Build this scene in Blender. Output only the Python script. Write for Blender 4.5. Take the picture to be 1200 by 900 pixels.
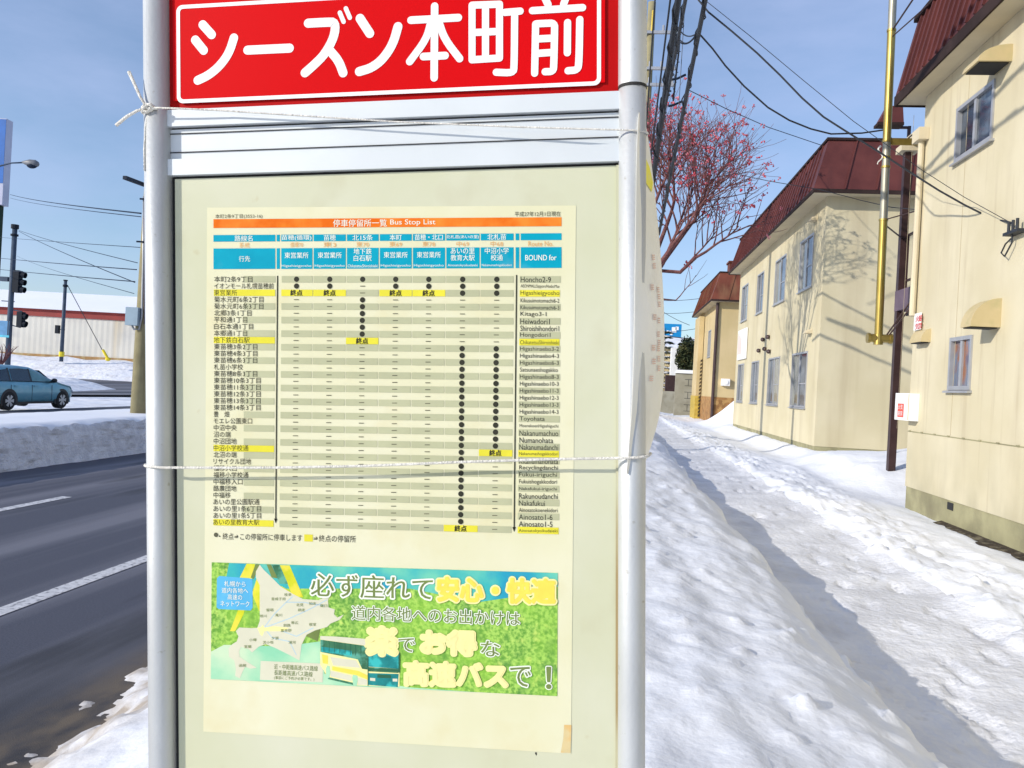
import bpy, bmesh, math, random
from math import sin, cos, tan, radians as R, pi
from mathutils import Vector, Matrix, noise
for o in list(bpy.data.objects): bpy.data.objects.remove(o)
SC = bpy.context.scene; COL = SC.collection
random.seed(7)
# ------------------------------------------------------------------ camera
F = 970.0; ROLL = R(3.1); YAW = R(6.77); CAM = Vector((0, 0, 1.35))
FW = Vector((-sin(YAW), cos(YAW), 0)); RT = Vector((cos(YAW), sin(YAW), 0)); UP = Vector((0, 0, 1))
cd = bpy.data.cameras.new('camera'); co = bpy.data.objects.new('camera', cd); COL.objects.link(co)
cd.sensor_width = 36; cd.lens = F/1200*36; cd.clip_start = .05; cd.clip_end = 3000
cx = cos(ROLL)*RT+sin(ROLL)*UP; cy = -sin(ROLL)*RT+cos(ROLL)*UP; cz = -FW
co.matrix_world = Matrix(((cx.x, cy.x, cz.x, CAM.x), (cx.y, cy.y, cz.y, CAM.y), (cx.z, cy.z, cz.z, CAM.z), (0, 0, 0, 1)))
SC.camera = co
# ------------------------------------------------------------------ sky, sun, exposure
SUN_EL = R(22); SUN_PHI = R(55)                       # sun behind the left shoulder
W = bpy.data.worlds.new('World'); SC.world = W; W.use_nodes = True
nt = W.node_tree; nt.nodes.clear()
sky = nt.nodes.new('ShaderNodeTexSky'); sky.sky_type = 'NISHITA'; sky.sun_disc = False
sky.sun_elevation = SUN_EL; sky.sun_rotation = R(180)+SUN_PHI; sky.air_density = 1.0; sky.dust_density = .6; sky.ozone_density = 3.5
tc = nt.nodes.new('ShaderNodeTexCoord'); mp = nt.nodes.new('ShaderNodeMapping'); mp.inputs['Scale'].default_value = (1.2, 1.2, 3.5)
nz = nt.nodes.new('ShaderNodeTexNoise'); nz.inputs['Scale'].default_value = 1.7; nz.inputs['Detail'].default_value = 7; nz.inputs['Roughness'].default_value = .58
rp = nt.nodes.new('ShaderNodeValToRGB'); rp.color_ramp.elements[0].position = .38; rp.color_ramp.elements[1].position = .80
rp.color_ramp.elements[0].color = (.15, .15, .15, 1); rp.color_ramp.elements[1].color = (.75, .75, .75, 1)
mx = nt.nodes.new('ShaderNodeMix'); mx.data_type = 'RGBA'; mx.inputs[7].default_value = (3.4, 4.0, 6.0, 1)
bg = nt.nodes.new('ShaderNodeBackground'); bg.inputs['Strength'].default_value = .125
wo = nt.nodes.new('ShaderNodeOutputWorld')
L = nt.links.new
L(tc.outputs['Generated'], mp.inputs['Vector']); L(mp.outputs[0], nz.inputs['Vector']); L(nz.outputs['Fac'], rp.inputs[0])
L(rp.outputs[0], mx.inputs[0]); L(sky.outputs[0], mx.inputs[6]); L(mx.outputs[2], bg.inputs[0]); L(bg.outputs[0], wo.inputs[0])
sl = bpy.data.lights.new('sun', 'SUN'); sl.energy = 3.0; sl.angle = R(.6); sl.color = (1, .93, .82)
so = bpy.data.objects.new('sun', sl); COL.objects.link(so)
SDIR = Vector((-sin(SUN_PHI)*cos(SUN_EL), -cos(SUN_PHI)*cos(SUN_EL), sin(SUN_EL)))
so.rotation_euler = SDIR.to_track_quat('Z', 'Y').to_euler()
vs = SC.view_settings; vs.view_transform = 'Standard'; vs.look = 'None'; vs.exposure = .44; vs.gamma = 1; vs.use_curve_mapping = False

# ------------------------------------------------------------------ helpers
def ray(px, py):
    dx, dy = px-600, py-450
    return F*FW+(dx*cos(ROLL)+dy*sin(ROLL))*RT-(-dx*sin(ROLL)+dy*cos(ROLL))*UP
def hx(px, py, X): d = ray(px, py); return CAM+d*(X/d.x)
def hy(px, py, Y): d = ray(px, py); return CAM+d*(Y/d.y)
def hz(px, py, Z): d = ray(px, py); return CAM+d*((Z-CAM.z)/d.z)
def at(px, py, dep): return CAM+ray(px, py)*(dep/F)

class MB:
    def __init__(s): s.v = []; s.f = []; s.smooth = False
    def add(s, vs, fs):
        n = len(s.v); s.v += [Vector(p) for p in vs]; s.f += [tuple(i+n for i in f) for f in fs]; return s
    def poly(s, pts): return s.add(pts, [tuple(range(len(pts)))])
    def box(s, a, b):
        x0, y0, z0 = a; x1, y1, z1 = b
        return s.add([(x0,y0,z0),(x1,y0,z0),(x1,y1,z0),(x0,y1,z0),(x0,y0,z1),(x1,y0,z1),(x1,y1,z1),(x0,y1,z1)],
            [(0,3,2,1),(4,5,6,7),(0,1,5,4),(1,2,6,5),(2,3,7,6),(3,0,4,7)])
    def hexa(s, p): return s.add(p, [(0,3,2,1),(4,5,6,7),(0,1,5,4),(1,2,6,5),(2,3,7,6),(3,0,4,7)])
    def prism(s, pts, off):
        off = Vector(off); n = len(pts); p = [Vector(q) for q in pts]
        return s.add(p+[q+off for q in p], [tuple(range(n))[::-1], tuple(range(n, 2*n))]+[(i, (i+1) % n, n+(i+1) % n, n+i) for i in range(n)])
    def tube(s, path, r, n=8, cap=True):
        P = [Vector(p) for p in path]; m = len(P)
        rs = r if isinstance(r, (list, tuple)) else [r]*m
        vs = []; ref = None
        for i in range(m):
            t = (P[min(i+1, m-1)]-P[max(i-1, 0)]).normalized()
            if ref is None: ref = Vector((0, 0, 1)) if abs(t.z) < .9 else Vector((1, 0, 0))
            a = t.cross(ref)
            if a.length < 1e-6: a = t.orthogonal()
            a.normalize(); b = a.cross(t).normalized(); ref = b
            for k in range(n):
                q = 2*pi*k/n; vs.append(P[i]+rs[i]*(cos(q)*a+sin(q)*b))
        fs = [(i*n+k, i*n+(k+1) % n, (i+1)*n+(k+1) % n, (i+1)*n+k) for i in range(m-1) for k in range(n)]
        if cap: fs += [tuple(range(n)), tuple(range((m-1)*n, m*n))[::-1]]
        return s.add(vs, fs)
    def sphere(s, c, r, n=8, m=5):
        c = Vector(c); r = Vector(r) if hasattr(r, '__len__') else Vector((r, r, r))
        vs = []
        for i in range(m+1):
            th = pi*i/m
            for k in range(n):
                q = 2*pi*k/n; vs.append(c+Vector((r.x*sin(th)*cos(q), r.y*sin(th)*sin(q), r.z*cos(th))))
        return s.add(vs, [(i*n+k, (i+1)*n+k, (i+1)*n+(k+1) % n, i*n+(k+1) % n) for i in range(m) for k in range(n)])
    def build(s, name, m, parent=None, loc=None, smooth=False, inv=None, clean=True):
        me = bpy.data.meshes.new(name)
        vv = s.v
        if inv is not None: vv = [inv @ p for p in vv]
        if loc is not None: vv = [p-Vector(loc) for p in vv]
        me.from_pydata([tuple(p) for p in vv], [], s.f); me.validate()
        if clean:
            bm = bmesh.new(); bm.from_mesh(me); bmesh.ops.recalc_face_normals(bm, faces=bm.faces); bm.to_mesh(me); bm.free()
        me.materials.append(m)
        if smooth: me.polygons.foreach_set('use_smooth', [True]*len(me.polygons))
        o = bpy.data.objects.new(name, me); COL.objects.link(o)
        if parent is not None: o.parent = parent
        elif loc is not None: o.location = loc
        return o
def tag(o, label=None, cat=None, group=None, kind=None):
    if label: o['label'] = label
    if cat: o['category'] = cat
    if group: o['group'] = group
    if kind: o['kind'] = kind
    return o
class Thing:
    def __init__(s, name, loc, label, cat, group=None, mat=None):
        s.o = bpy.data.objects.new(name, None); COL.objects.link(s.o); s.o.empty_display_size = .2
        s.M = mat if mat is not None else Matrix.Translation(Vector(loc))
        s.o.matrix_world = s.M; s.inv = s.M.inverted(); tag(s.o, label, cat, group)
    def part(s, name, mb, m, parent=None, smooth=False, local=False, label=None):
        o = mb.build(name, m, parent or s.o, smooth=smooth, inv=None if local else s.inv)
        if label: o['label'] = label
        return o
def single(name, mb, m, label, cat, group=None, smooth=False, loc=None):
    if loc is None:
        c = sum(mb.v, Vector())/len(mb.v); loc = Vector((c.x, c.y, min(p.z for p in mb.v)))
    o = mb.build(name, m, loc=loc, smooth=smooth); return tag(o, label, cat, group)
def struct(name, mb, m, smooth=False):
    return tag(mb.build(name, m, smooth=smooth), kind='structure')

# ------------------------------------------------------------------ materials
def mat(name, base, rough=.6, var=.12, scale=4, bump=0, bscale=40, metal=0, col2=None, pos=(.4, .65), stretch=(1, 1, 1), spec=.5, detail=5, bdist=.01, alpha=None):
    m = bpy.data.materials.new(name); m.use_nodes = True; n = m.node_tree.nodes; l = m.node_tree.links.new
    p = n['Principled BSDF']; p.inputs['Roughness'].default_value = rough; p.inputs['Metallic'].default_value = metal
    p.inputs['Specular IOR Level'].default_value = spec
    t = n.new('ShaderNodeTexCoord'); g = n.new('ShaderNodeMapping'); g.inputs['Scale'].default_value = stretch
    x = n.new('ShaderNodeTexNoise'); x.inputs['Scale'].default_value = scale; x.inputs['Detail'].default_value = detail
    r = n.new('ShaderNodeValToRGB'); e = r.color_ramp.elements
    e[0].position, e[1].position = pos
    c2 = col2 or tuple(min(1, c*(1+var)) for c in base); c1 = base if col2 else tuple(c*(1-var) for c in base)
    e[0].color = (*c1, 1); e[1].color = (*c2, 1)
    l(t.outputs['Object'], g.inputs[0]); l(g.outputs[0], x.inputs[0]); l(x.outputs['Fac'], r.inputs[0]); l(r.outputs[0], p.inputs['Base Color'])
    if bump:
        y = n.new('ShaderNodeTexNoise'); y.inputs['Scale'].default_value = bscale; y.inputs['Detail'].default_value = 6
        b = n.new('ShaderNodeBump'); b.inputs['Strength'].default_value = bump; b.inputs['Distance'].default_value = bdist
        l(g.outputs[0], y.inputs[0]); l(y.outputs['Fac'], b.inputs['Height']); l(b.outputs[0], p.inputs['Normal'])
    return m
def layer(m, col, scale, pos, stretch=(1, 1, 1), fac=1.0, detail=5, zmask=None):
    """mix a second stain colour over a material's base colour"""
    n = m.node_tree.nodes; l = m.node_tree.links.new; p = n['Principled BSDF']
    src = p.inputs['Base Color'].links[0].from_socket
    t = n.new('ShaderNodeTexCoord'); g = n.new('ShaderNodeMapping'); g.inputs['Scale'].default_value = stretch; g.inputs['Location'].default_value = (3.1*scale, 1.7, 5.3)
    x = n.new('ShaderNodeTexNoise'); x.inputs['Scale'].default_value = scale; x.inputs['Detail'].default_value = detail
    r = n.new('ShaderNodeMapRange'); r.inputs[1].default_value, r.inputs[2].default_value = pos; r.inputs[4].default_value = fac
    k = n.new('ShaderNodeMix'); k.data_type = 'RGBA'; k.inputs[7].default_value = (*col, 1)
    l(t.outputs['Object'], g.inputs[0]); l(g.outputs[0], x.inputs[0]); l(x.outputs['Fac'], r.inputs[0])
    f = r.outputs[0]
    if zmask:                                     # (axis, from, to): where along an axis the stain fades in
        s = n.new('ShaderNodeSeparateXYZ'); l(t.outputs['Object'], s.inputs[0])
        q = n.new('ShaderNodeMapRange'); q.inputs[1].default_value, q.inputs[2].default_value = zmask[1:]
        w = n.new('ShaderNodeMath'); w.operation = 'MULTIPLY'
        l(s.outputs[zmask[0]], q.inputs[0]); l(q.outputs[0], w.inputs[0]); l(f, w.inputs[1]); f = w.outputs[0]
    l(f, k.inputs[0]); l(src, k.inputs[6]); l(k.outputs[2], p.inputs['Base Color'])
    return m
M = {}
M['snow'] = layer(mat('snow', (.82, .84, .88), .75, .05, 1.2, .35, 14, col2=(.90, .91, .93), bdist=.03), (.66, .66, .68), 2.3, (.58, .78), fac=.45)
M['snow_road'] = layer(layer(mat('bank_snow', (.82, .84, .88), .75, .05, 1.2, .35, 14, col2=(.90, .91, .93), bdist=.03), (.66, .66, .68), 2.3, (.56, .78), fac=.45), (.34, .27, .19), 4, (.30, .54), fac=.85, zmask=(0, -1.6, -2.1))
M['snow_far'] = layer(mat('snow_far', (.80, .82, .86), .8, .05, .25, .6, 1.5, col2=(.9, .9, .92), bdist=.25), (.62, .60, .60), .8, (.5, .72), fac=.75)
M['packed'] = layer(layer(mat('packed_snow', (.66, .665, .685), .6, .1, 1.4, .5, 22, col2=(.82, .825, .84), stretch=(1, 1.0, 1), bdist=.03), (.47, .46, .47), 3.2, (.55, .75), (1.8, .5, 1), fac=.45), (.52, .50, .47), 9, (.6, .72), (1, 1, 1), fac=.35)
M['snow_dirty'] = layer(mat('dirty_snow', (.68, .68, .71), .8, .1, 6, .9, 26, col2=(.86, .86, .88), bdist=.05), (.36, .33, .30), 5, (.52, .72), (.4, .4, 2.2), fac=.75)
M['asphalt'] = layer(layer(mat('asphalt', (.056, .059, .080), .72, .2, 90, .5, 160, col2=(.085, .088, .113), bdist=.004), (.20, .20, .23), 1.0, (.46, .66), (1.6, .05, 1), fac=.7), (.022, .022, .026), 1.7, (.56, .68), (1.2, .16, 1), fac=.7)
M['asphalt'] = layer(layer(M['asphalt'], (.020, .020, .024), 1.3, (.10, .50), (1, .2, 1), fac=.8, zmask=(0, -3.35, -2.9)), (.15, .115, .075), 3.2, (.34, .58), (1.6, .8, 1), fac=.9, zmask=(0, -2.85, -2.55))
M['asphalt_far'] = layer(mat('asphalt_far', (.05, .052, .065), .7, .2, 20), (.22, .22, .24), .55, (.5, .58), (1.8, .03, 1), fac=.85)
M['line'] = layer(mat('road_paint', (.62, .62, .63), .7, .1, 20), (.16, .16, .18), 22, (.52, .66), fac=.85)
M['wall'] = layer(layer(mat('cream_stucco', (.55, .49, .33), .85, .04, 1.2, .25, 60, col2=(.61, .55, .39), bdist=.006), (.42, .355, .235), 1.6, (.52, .8), (1.5, 1.5, .2), fac=.6), (.40, .33, .21), 9, (.58, .78), (1, 1, .06), fac=.65)
M['wall'] = layer(M['wall'], (.33, .30, .20), 3, (.25, .75), (1, 1, .6), fac=.55, zmask=(2, 1.1, .25))
M['wall2'] = layer(mat('cream_render', (.55, .49, .32), .85, .04, .8, .2, 50, col2=(.61, .55, .38), bdist=.006), (.41, .345, .22), 1.6, (.5, .8), (1.6, 1.6, .12), fac=.6)
M['wall3'] = layer(mat('ochre_render', (.52, .41, .21), .85, .05, .8, col2=(.59, .47, .26)), (.42, .32, .16), 1.2, (.5, .8), (1.3, 1.3, .3), fac=.5)
M['soffit'] = mat('soffit', (.58, .51, .36), .8, .06, 2)
M['foundation'] = layer(mat('mossy_concrete', (.30, .28, .16), .9, .15, 2.5, .4, 30), (.17, .15, .09), 2, (.5, .7), (1, 1, 1), fac=.7)
M['roof'] = layer(mat('red_brown_metal', (.092, .026, .024), .55, .18, 1.5, col2=(.135, .040, .035), spec=.25), (.07, .025, .025), 3, (.5, .72), (1, 1, .15), fac=.55)
M['roof3'] = layer(mat('faded_red_metal', (.15, .045, .028), .6, .2, 1.2, spec=.2), (.24, .13, .07), 2, (.5, .7), (1, 1, .2), fac=.7)
M['fascia'] = mat('fascia_brown', (.035, .022, .02), .8, .2, 3, spec=.15)
M['alu'] = layer(layer(mat('aluminium', (.55, .57, .58), .55, .05, 8, .05, 200, metal=.5), (.40, .41, .40), 30, (.58, .75), (1, 1, .08), fac=.6), (.30, .28, .22), 120, (.68, .76), fac=.5)
M['alu_flat'] = layer(mat('aluminium_bar', (.64, .68, .70), .5, .04, 6, metal=.1), (.50, .53, .54), 9, (.6, .75), (.2, 1, 1), fac=.5)
M['gap'] = mat('dark_gap', (.02, .02, .02), .8, .1)
M['red'] = layer(mat('red_enamel', (.58, .002, .004), .5, .05, 2, col2=(.64, .002, .005), spec=.06), (.42, .01, .012), 5, (.6, .8), fac=.5)
M['red_dark'] = mat('red_backing', (.42, .004, .004), .5, .08, 6, spec=.08)
M['white_paint'] = mat('white_paint', (.82, .82, .82), .5, .03, 3)
M['board'] = layer(layer(mat('cream_board', (.55, .56, .39), .5, .03, 5, col2=(.60, .605, .46), spec=.3), (.40, .36, .20), 7, (.60, .78), (1, 1, 1), fac=.45), (.42, .33, .13), 30, (.68, .78), fac=.5)
M['paper'] = layer(mat('aged_paper', (.665, .65, .43), .55, .03, 9, col2=(.70, .685, .49), spec=.3), (.62, .54, .27), 11, (.56, .78), fac=.55)
M['stripe'] = mat('grey_print', (.45, .46, .295), .6, .05, 15, spec=.12)
M['yellow'] = mat('yellow_print', (.70, .64, .05), .65, .05, 25, spec=.12)
M['ink'] = mat('ink', (.035, .035, .025), .5, .1, 30, spec=.12)
M['ink_soft'] = layer(mat('faded_ink', (.10, .10, .065), .5, .15, 30, spec=.12), (.22, .2, .12), 20, (.5, .7), fac=.6)
M['orange'] = layer(mat('orange_print', (.70, .13, .005), .6, .05, 30, spec=.1, col2=(.80, .24, .03)), (.82, .40, .02), 9, (.55, .75), (1, .2, 1), fac=.7)
M['orange_ink'] = mat('orange_ink', (.75, .42, .16), .5, .05, 30, spec=.12)
M['cyan'] = layer(mat('cyan_print', (.0, .30, .43), .6, .04, 30, spec=.1, col2=(.0, .34, .47)), (.25, .50, .66), 12, (.6, .8), fac=.4)
M['white_ink'] = mat('pale_ink', (.78, .82, .72), .5, .03, 30, spec=.12)
# ------------------------------------------------------------------ text
def text_geo(body, offset=0.0):
    c = bpy.data.curves.new('txt', 'FONT'); c.body = body; c.offset = offset; c.resolution_u = 3
    o = bpy.data.objects.new('txt', c); COL.objects.link(o); bpy.context.view_layer.update()
    me = bpy.data.meshes.new_from_object(o.evaluated_get(bpy.context.evaluated_depsgraph_get()))
    v = [p.co.copy() for p in me.vertices]; f = [tuple(p.vertices) for p in me.polygons]
    bpy.data.objects.remove(o); bpy.data.curves.remove(c); bpy.data.meshes.remove(me)
    return v, f
_tc = {}
def text_on(mb, body, place, h=None):
    """place(s,t) maps the unit square of the text's box (0..1 across, -.5..+.5 up) to a point"""
    k = body
    if k not in _tc: _tc[k] = text_geo(body)
    v, f = _tc[k]
    x0 = min(p.x for p in v); x1 = max(p.x for p in v); y0 = min(p.y for p in v); y1 = max(p.y for p in v)
    if h == 'em': y0, y1 = -.14, .86
    mb.add([place((p.x-x0)/(x1-x0), (p.y-y0)/(y1-y0)-.5) for p in v], f)

M['snow_smooth'] = mat('smooth_snow', (.84, .86, .90), .8, .03, .2, col2=(.88, .89, .92))
# ------------------------------------------------------------------ ground
def fbm(x, y, s, o=5, seed=0): return noise.fractal(Vector((x*s+seed, y*s+seed*.7, seed*1.3)), .9, 2.1, o)
def sst(a, b, x): t = max(0, min(1, (x-a)/(b-a))); return t*t*(3-2*t)
def lerp_pts(pts, x):
    if x <= pts[0][0]: return pts[0][1]
    for (a, za), (b, zb) in zip(pts, pts[1:]):
        if x <= b: return za+(zb-za)*((x-a)/(b-a))
    return pts[-1][1]
PROF = [(-2.75, -.47), (-2.5, -.40), (-2.3, -.36), (-2.08, -.26), (-1.85, -.08), (-1.6, .0), (-.8, .2), (-.2, .41), (.1, .47), (.35, .45), (.5, .41), (.8, .36), (1.0, .29), (1.12, .22), (1.17, .15), (1.25, .0), (1.5, -.02), (2.35, 0), (2.6, .07), (2.85, .06), (3.3, .02), (3.8, -.02), (4.0, -.04), (4.6, .0), (9, .1)]
_bk = {}
def bump_at(x, y, rx, ry, h, kind):
    for j in range(int((y-.5)//1), int((y+.5)//1)+1): _bk.setdefault(j, []).append((x, y, rx, ry, h, kind))
_r = random.Random(31)
for k in range(170):                                     # boot prints
    y = 2.5+_r.random()**1.6*26; x = 1.55+_r.random()*1.5; bump_at(x, y, .055, .14, -.012-.010*_r.random(), 'p')
for k in range(460):                                     # clods thrown aside by the shovel
    y = 2.2+_r.random()**1.7*24; x = _r.choice([2.35+abs(_r.gauss(0, .28)), 2.35+abs(_r.gauss(0, .35)), 1.20+_r.gauss(0, .05), _r.uniform(.2, 1.1), -1.95+_r.gauss(0, .14)]); q = .020+.05*_r.random()**2.5
    if .15 < x < 1.15: q = .016+.022*_r.random()
    bump_at(x, y, q*1.2, q*1.3, q*.95, 'c')
def bumps(x, y):
    z = 0
    for bx, by, rx, ry, h, kind in _bk.get(int(y//1), ()):
        d = ((x-bx)/rx)**2+((y-by)/ry)**2
        if d < 1.6:
            if kind == 'p': z += h*(1-sst(.6, 1.3, d))+.008*sst(.7, 1.1, d)*(1-sst(1.1, 1.6, d))
            elif d < 1: z = max(z, h*math.sqrt(1-d)*(.75+.5*noise.noise(Vector((x*22, y*22, bx)))))
    return z
def HG(x, y):
    xx = x+.07*fbm(x*.4, y, .35, 3, 5)*(1 if x < 1.6 else .3)+.05*fbm(x, y, 1.6, 3, 2)
    z = lerp_pts(PROF, xx)
    bank = sst(-2.4, -2.0, x)*(1-sst(1.05, 1.35, x))
    z += bank*(.032*fbm(x*1.2, y*.55, 1.1, 6, 9)+.020*fbm(x+.4*y*0, y*.6, 5, 4, 3))
    edge = sst(-2.75, -2.5, x)*(1-sst(-2.2, -1.9, x)); z += edge*(.08*fbm(x, y, 2.2, 5, 21)+.04*fbm(x, y, 7, 4, 22))
    walk = sst(1.1, 1.4, x)*(1-sst(2.3, 2.5, x)); z += walk*(.018*fbm(x*1.0, y*1.8, 1.5, 4, 1)+.008*fbm(x, y*1.6, 7, 4, 6))
    rough = sst(2.25, 2.6, x)*(1-sst(3.2, 3.7, x)); z += rough*(.055*fbm(x, y, 2.2, 5, 4)+.045*max(0, fbm(x, y, 6, 4, 8)))
    calm = sst(3.2, 3.8, x); z += calm*.02*fbm(x, y, 2, 4, 12)
    # heaped snow between and beyond the buildings
    z += .30*math.exp(-((x-6.0)/2.2)**2-((y-15.5)/2.6)**2)*(1+.3*fbm(x, y, 1.1, 4, 14))
    z += .22*sst(3.6, 4.3, x)*sst(12.2, 14, y)*(1-sst(17, 20, y))
    z += .16*sst(4.1, 4.8, x)*sst(17, 19.5, y)*(1-sst(33, 35, y))
    z += 1.5*math.exp(-((x-6.2)/1.35)**2-((y-37.4)/2.6)**2)*sst(3.2, 4.7, x)
    z += .7*sst(-.6, .3, x)*(1-sst(.9, 3.0, x))*sst(36, 44, y)
    return z+bumps(x, y)
def frange(a, b, st):
    r = []; x = a
    while x < b-1e-6: r.append(x); x += st
    r.append(b); return r
def grid(xs, ys, fn):
    m = MB(); nx = len(xs)
    m.v = [Vector((x, y, fn(x, y))) for y in ys for x in xs]
    m.f = [(j*nx+i, j*nx+i+1, (j+1)*nx+i+1, (j+1)*nx+i) for j in range(len(ys)-1) for i in range(nx-1)]
    return m
ys = []; y = -3.0
while y < 75: ys.append(y); y += max(.034, .0085*abs(y))
ys.append(75)
g = MB()                                                     # one sheet to the horizon
g.poly([(-900, -300, -.52), (900, -300, -.52), (900, 1500, -.52), (-900, 1500, -.52)]); struct('ground', g, M['snow_far'])
struct('roadside_snow_bank', grid(frange(-2.75, -1.5, .04)[:-1]+frange(-1.5, 0, .06)[:-1]+frange(0, 1.3, .028), ys, HG), M['snow_road'], True)
struct('sidewalk', grid(frange(1.3, 2.45, .03), ys, HG), M['packed'], True)
so_m = MB()
for k in range(60):
    y = 7.2+k*.055; x0 = 3.99; wd = .05+.10*max(0, 1-abs(y-8.9)/1.9)*(1+1.1*fbm(y, 3, 3, 4, 3))
    so_m.v += [Vector((4.02, y, .0)), Vector((x0-wd*.5, y, HG(x0-wd*.5, y)+.02)), Vector((x0-wd, y, HG(x0-wd, y)+.004))]
so_m.f = [(3*k+i, 3*k+i+1, 3*k+i+4, 3*k+i+3) for k in range(59) for i in range(2)]
struct('bare_soil', so_m, layer(mat('bare_soil', (.05, .035, .02), .95, .4, 25, .9, 60, bdist=.02), (.22, .19, .12), 12, (.5, .65), fac=.8))
struct('sidewalk_edge_snow', grid(frange(2.45, 3.5, .03)[:-1]+frange(3.5, 4.6, .05)+frange(4.8, 9, .2), ys, HG), M['snow'], True)
def strip(pts, z): m = MB(); m.poly([(x, y, z) for x, y in pts]); return m
struct('road', strip([(-9.6, -40), (-2.3, -40), (-2.3, 140), (-9.6, 140)], -.40), M['asphalt'])
struct('far_carriageway', strip([(-19.5, -40), (-11.3, -40), (-11.3, 140), (-19.5, 140)], -.402), M['asphalt_far'])
struct('lane_line', strip([(-4.13, -20), (-3.99, -20), (-3.99, 140), (-4.13, 140)], -.395), M['line'])
for a, b in [(4.8, 9.85), (14.8, 19.8), (24.8, 29.8), (34.8, 39.8)]:
    struct('lane_dash', strip([(-6.88, a), (-6.74, a), (-6.74, b), (-6.88, b)], -.395), M['line'])
# median heap of ploughed snow: dirty cut face and a white top
def HM(x, y):
    f = lerp_pts([(-12.2, -.45), (-11.9, .0), (-11.4, .27), (-10.5, .30), (-9.45, .28), (-9.28, .22), (-9.16, -.05), (-9.1, -.25), (-9.02, -.45)], x+.05*fbm(x, y, 1.2, 4, 3)+.03*fbm(x, y, 6, 3, 7))
    return f+.02*fbm(x, y, .8, 4, 30)+(.035*fbm(x, y, 5, 4, 31) if x > -9.35 else 0)
ym = [q for q in [(-4+.11*i) for i in range(330)]]+[33+.6*i for i in range(100)]
xf = frange(-9.30, -8.98, .025)
struct('median_snow_face', grid(xf, ym, HM), M['snow_dirty'], True)
struct('median_snow_top', grid(frange(-12.2, -9.30, .12)[:-1]+[-9.30], ym, HM), M['snow_smooth'], True)
# ploughed corner heap and the rising verge in front of the warehouse
def low(pts, z, h, nm, seed):
    m = MB(); c = sum((Vector(p) for p in pts), Vector((0, 0)))/len(pts)
    N = 14; ring = []
    for i in range(len(pts)):
        a, b = Vector(pts[i]), Vector(pts[(i+1) % len(pts)])
        for k in range(6): ring.append(a.lerp(b, k/6))
    vs = []; n = len(ring)
    for j in range(N):
        t = j/(N-1)*.97
        for p in ring:
            q = p.lerp(c, t); vs.append((q.x, q.y, z+h*sst(0, .55, t)*(1+.35*fbm(q.x, q.y, .6, 4, seed))-.05*(j == 0)))
    fs = [(j*n+k, j*n+(k+1) % n, (j+1)*n+(k+1) % n, (j+1)*n+k) for j in range(N-1) for k in range(n)]+[tuple((N-1)*n+k for k in range(n))]
    m.add(vs, fs); struct(nm, m, M['snow_far'], True)
def xy(px, py, z=-.4): p = hz(px, py, z); return (p.x, p.y)
low([xy(-60, 466), xy(70, 460), xy(141, 456.5), xy(112, 450), xy(60, 446), xy(-60, 440)], -.4, .45, 'corner_snow_heap', 3)
sr = MB(); sr.poly([(*xy(20, 462), -.401), (*xy(300, 464), -.401), (*xy(300, 447.5), -.401), (*xy(150, 446.3), -.401), (*xy(60, 442.5), -.401), (*xy(20, 441), -.401)])
struct('side_road', sr, M['asphalt_far'])
ev = MB(); nx = 60; rows = [(80, -.42), (81.5, .0), (83, .55), (85, 1.0), (87, 1.35), (89, 1.55), (91, 1.6), (100, 1.6)]
for dep, z in rows:
    for i in range(nx):
        a = -75+115*i/(nx-1); p = CAM+FW*dep+RT*a*dep/85; q = .35*fbm(p.x, p.y, .22, 4, 7)*(z > -.1)
        zz = z*(1-.62*sst(-40, -33, a))+q if z > 0 else z+q
        ev.v.append(Vector((p.x, p.y, zz)))
ev.f = [(j*nx+i, j*nx+i+1, (j+1)*nx+i+1, (j+1)*nx+i) for j in range(len(rows)-1) for i in range(nx-1)]
struct('snow_verge', ev, M['snow_far'], True)
# ------------------------------------------------------------------ bus stop (leans 3 degrees in the snow)
P0 = Vector((-0.23608, 0.92, 1.34318))
SU = Vector((0.998604, -0.006379, 0.052443)); SV = Vector((-0.05257, -0.021594, .998384)); SN = SU.cross(SV)*-1
SN.normalize()                                        # away from the reader
SM = Matrix(((SU.x, SN.x, SV.x, P0.x), (SU.y, SN.y, SV.y, P0.y), (SU.z, SN.z, SV.z, P0.z), (0, 0, 0, 1)))
def S(px, py, w=0.0):                                 # a point of the sign's own plane, w in front of it
    d = ray(px, py); o = P0-w*SN; s = (o-CAM).dot(SN)/d.dot(SN); q = CAM+d*s-o
    return Vector((q.dot(SU), -w, q.dot(SV)))
bs = Thing('bus_stop_sign', (0, 0, 0), 'silver framed bus stop board with red name plate, paper timetable and bus advert', 'bus stop', mat=SM)
UL, UR = -.2925, .2600
VB, VT = -1.30, .66
def post(u, du):
    m = MB(); prof = [(.0150*cos(a), .0150*sin(a)) for a in [pi+pi*k/12 for k in range(13)]]+[(.0150, .06), (-.0150, .06)]
    m.prism([(u+x, y, VB) for x, y in prof], (0, 0, VT-VB)); return bs.part('post', m, M['alu'], smooth=False, local=True)
for u in (UL, UR):
    p = post(u, 0)
    for q in p.data.polygons: q.use_smooth = abs(q.normal.z) < .5 and q.normal.y < .1
    cap = MB(); cap.box((u-.016, -.016, VT), (u+.016, .062, VT+.012)); bs.part('post_cap', cap, M['gap'], p, local=True)
rg = MB(); vr = S(741, 103).z
rg.tube([(UR, 0, vr-.0016), (UR, 0, vr+.0016)], .0156, 24); bs.part('joint_band', rg, M['gap'], local=True)
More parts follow.
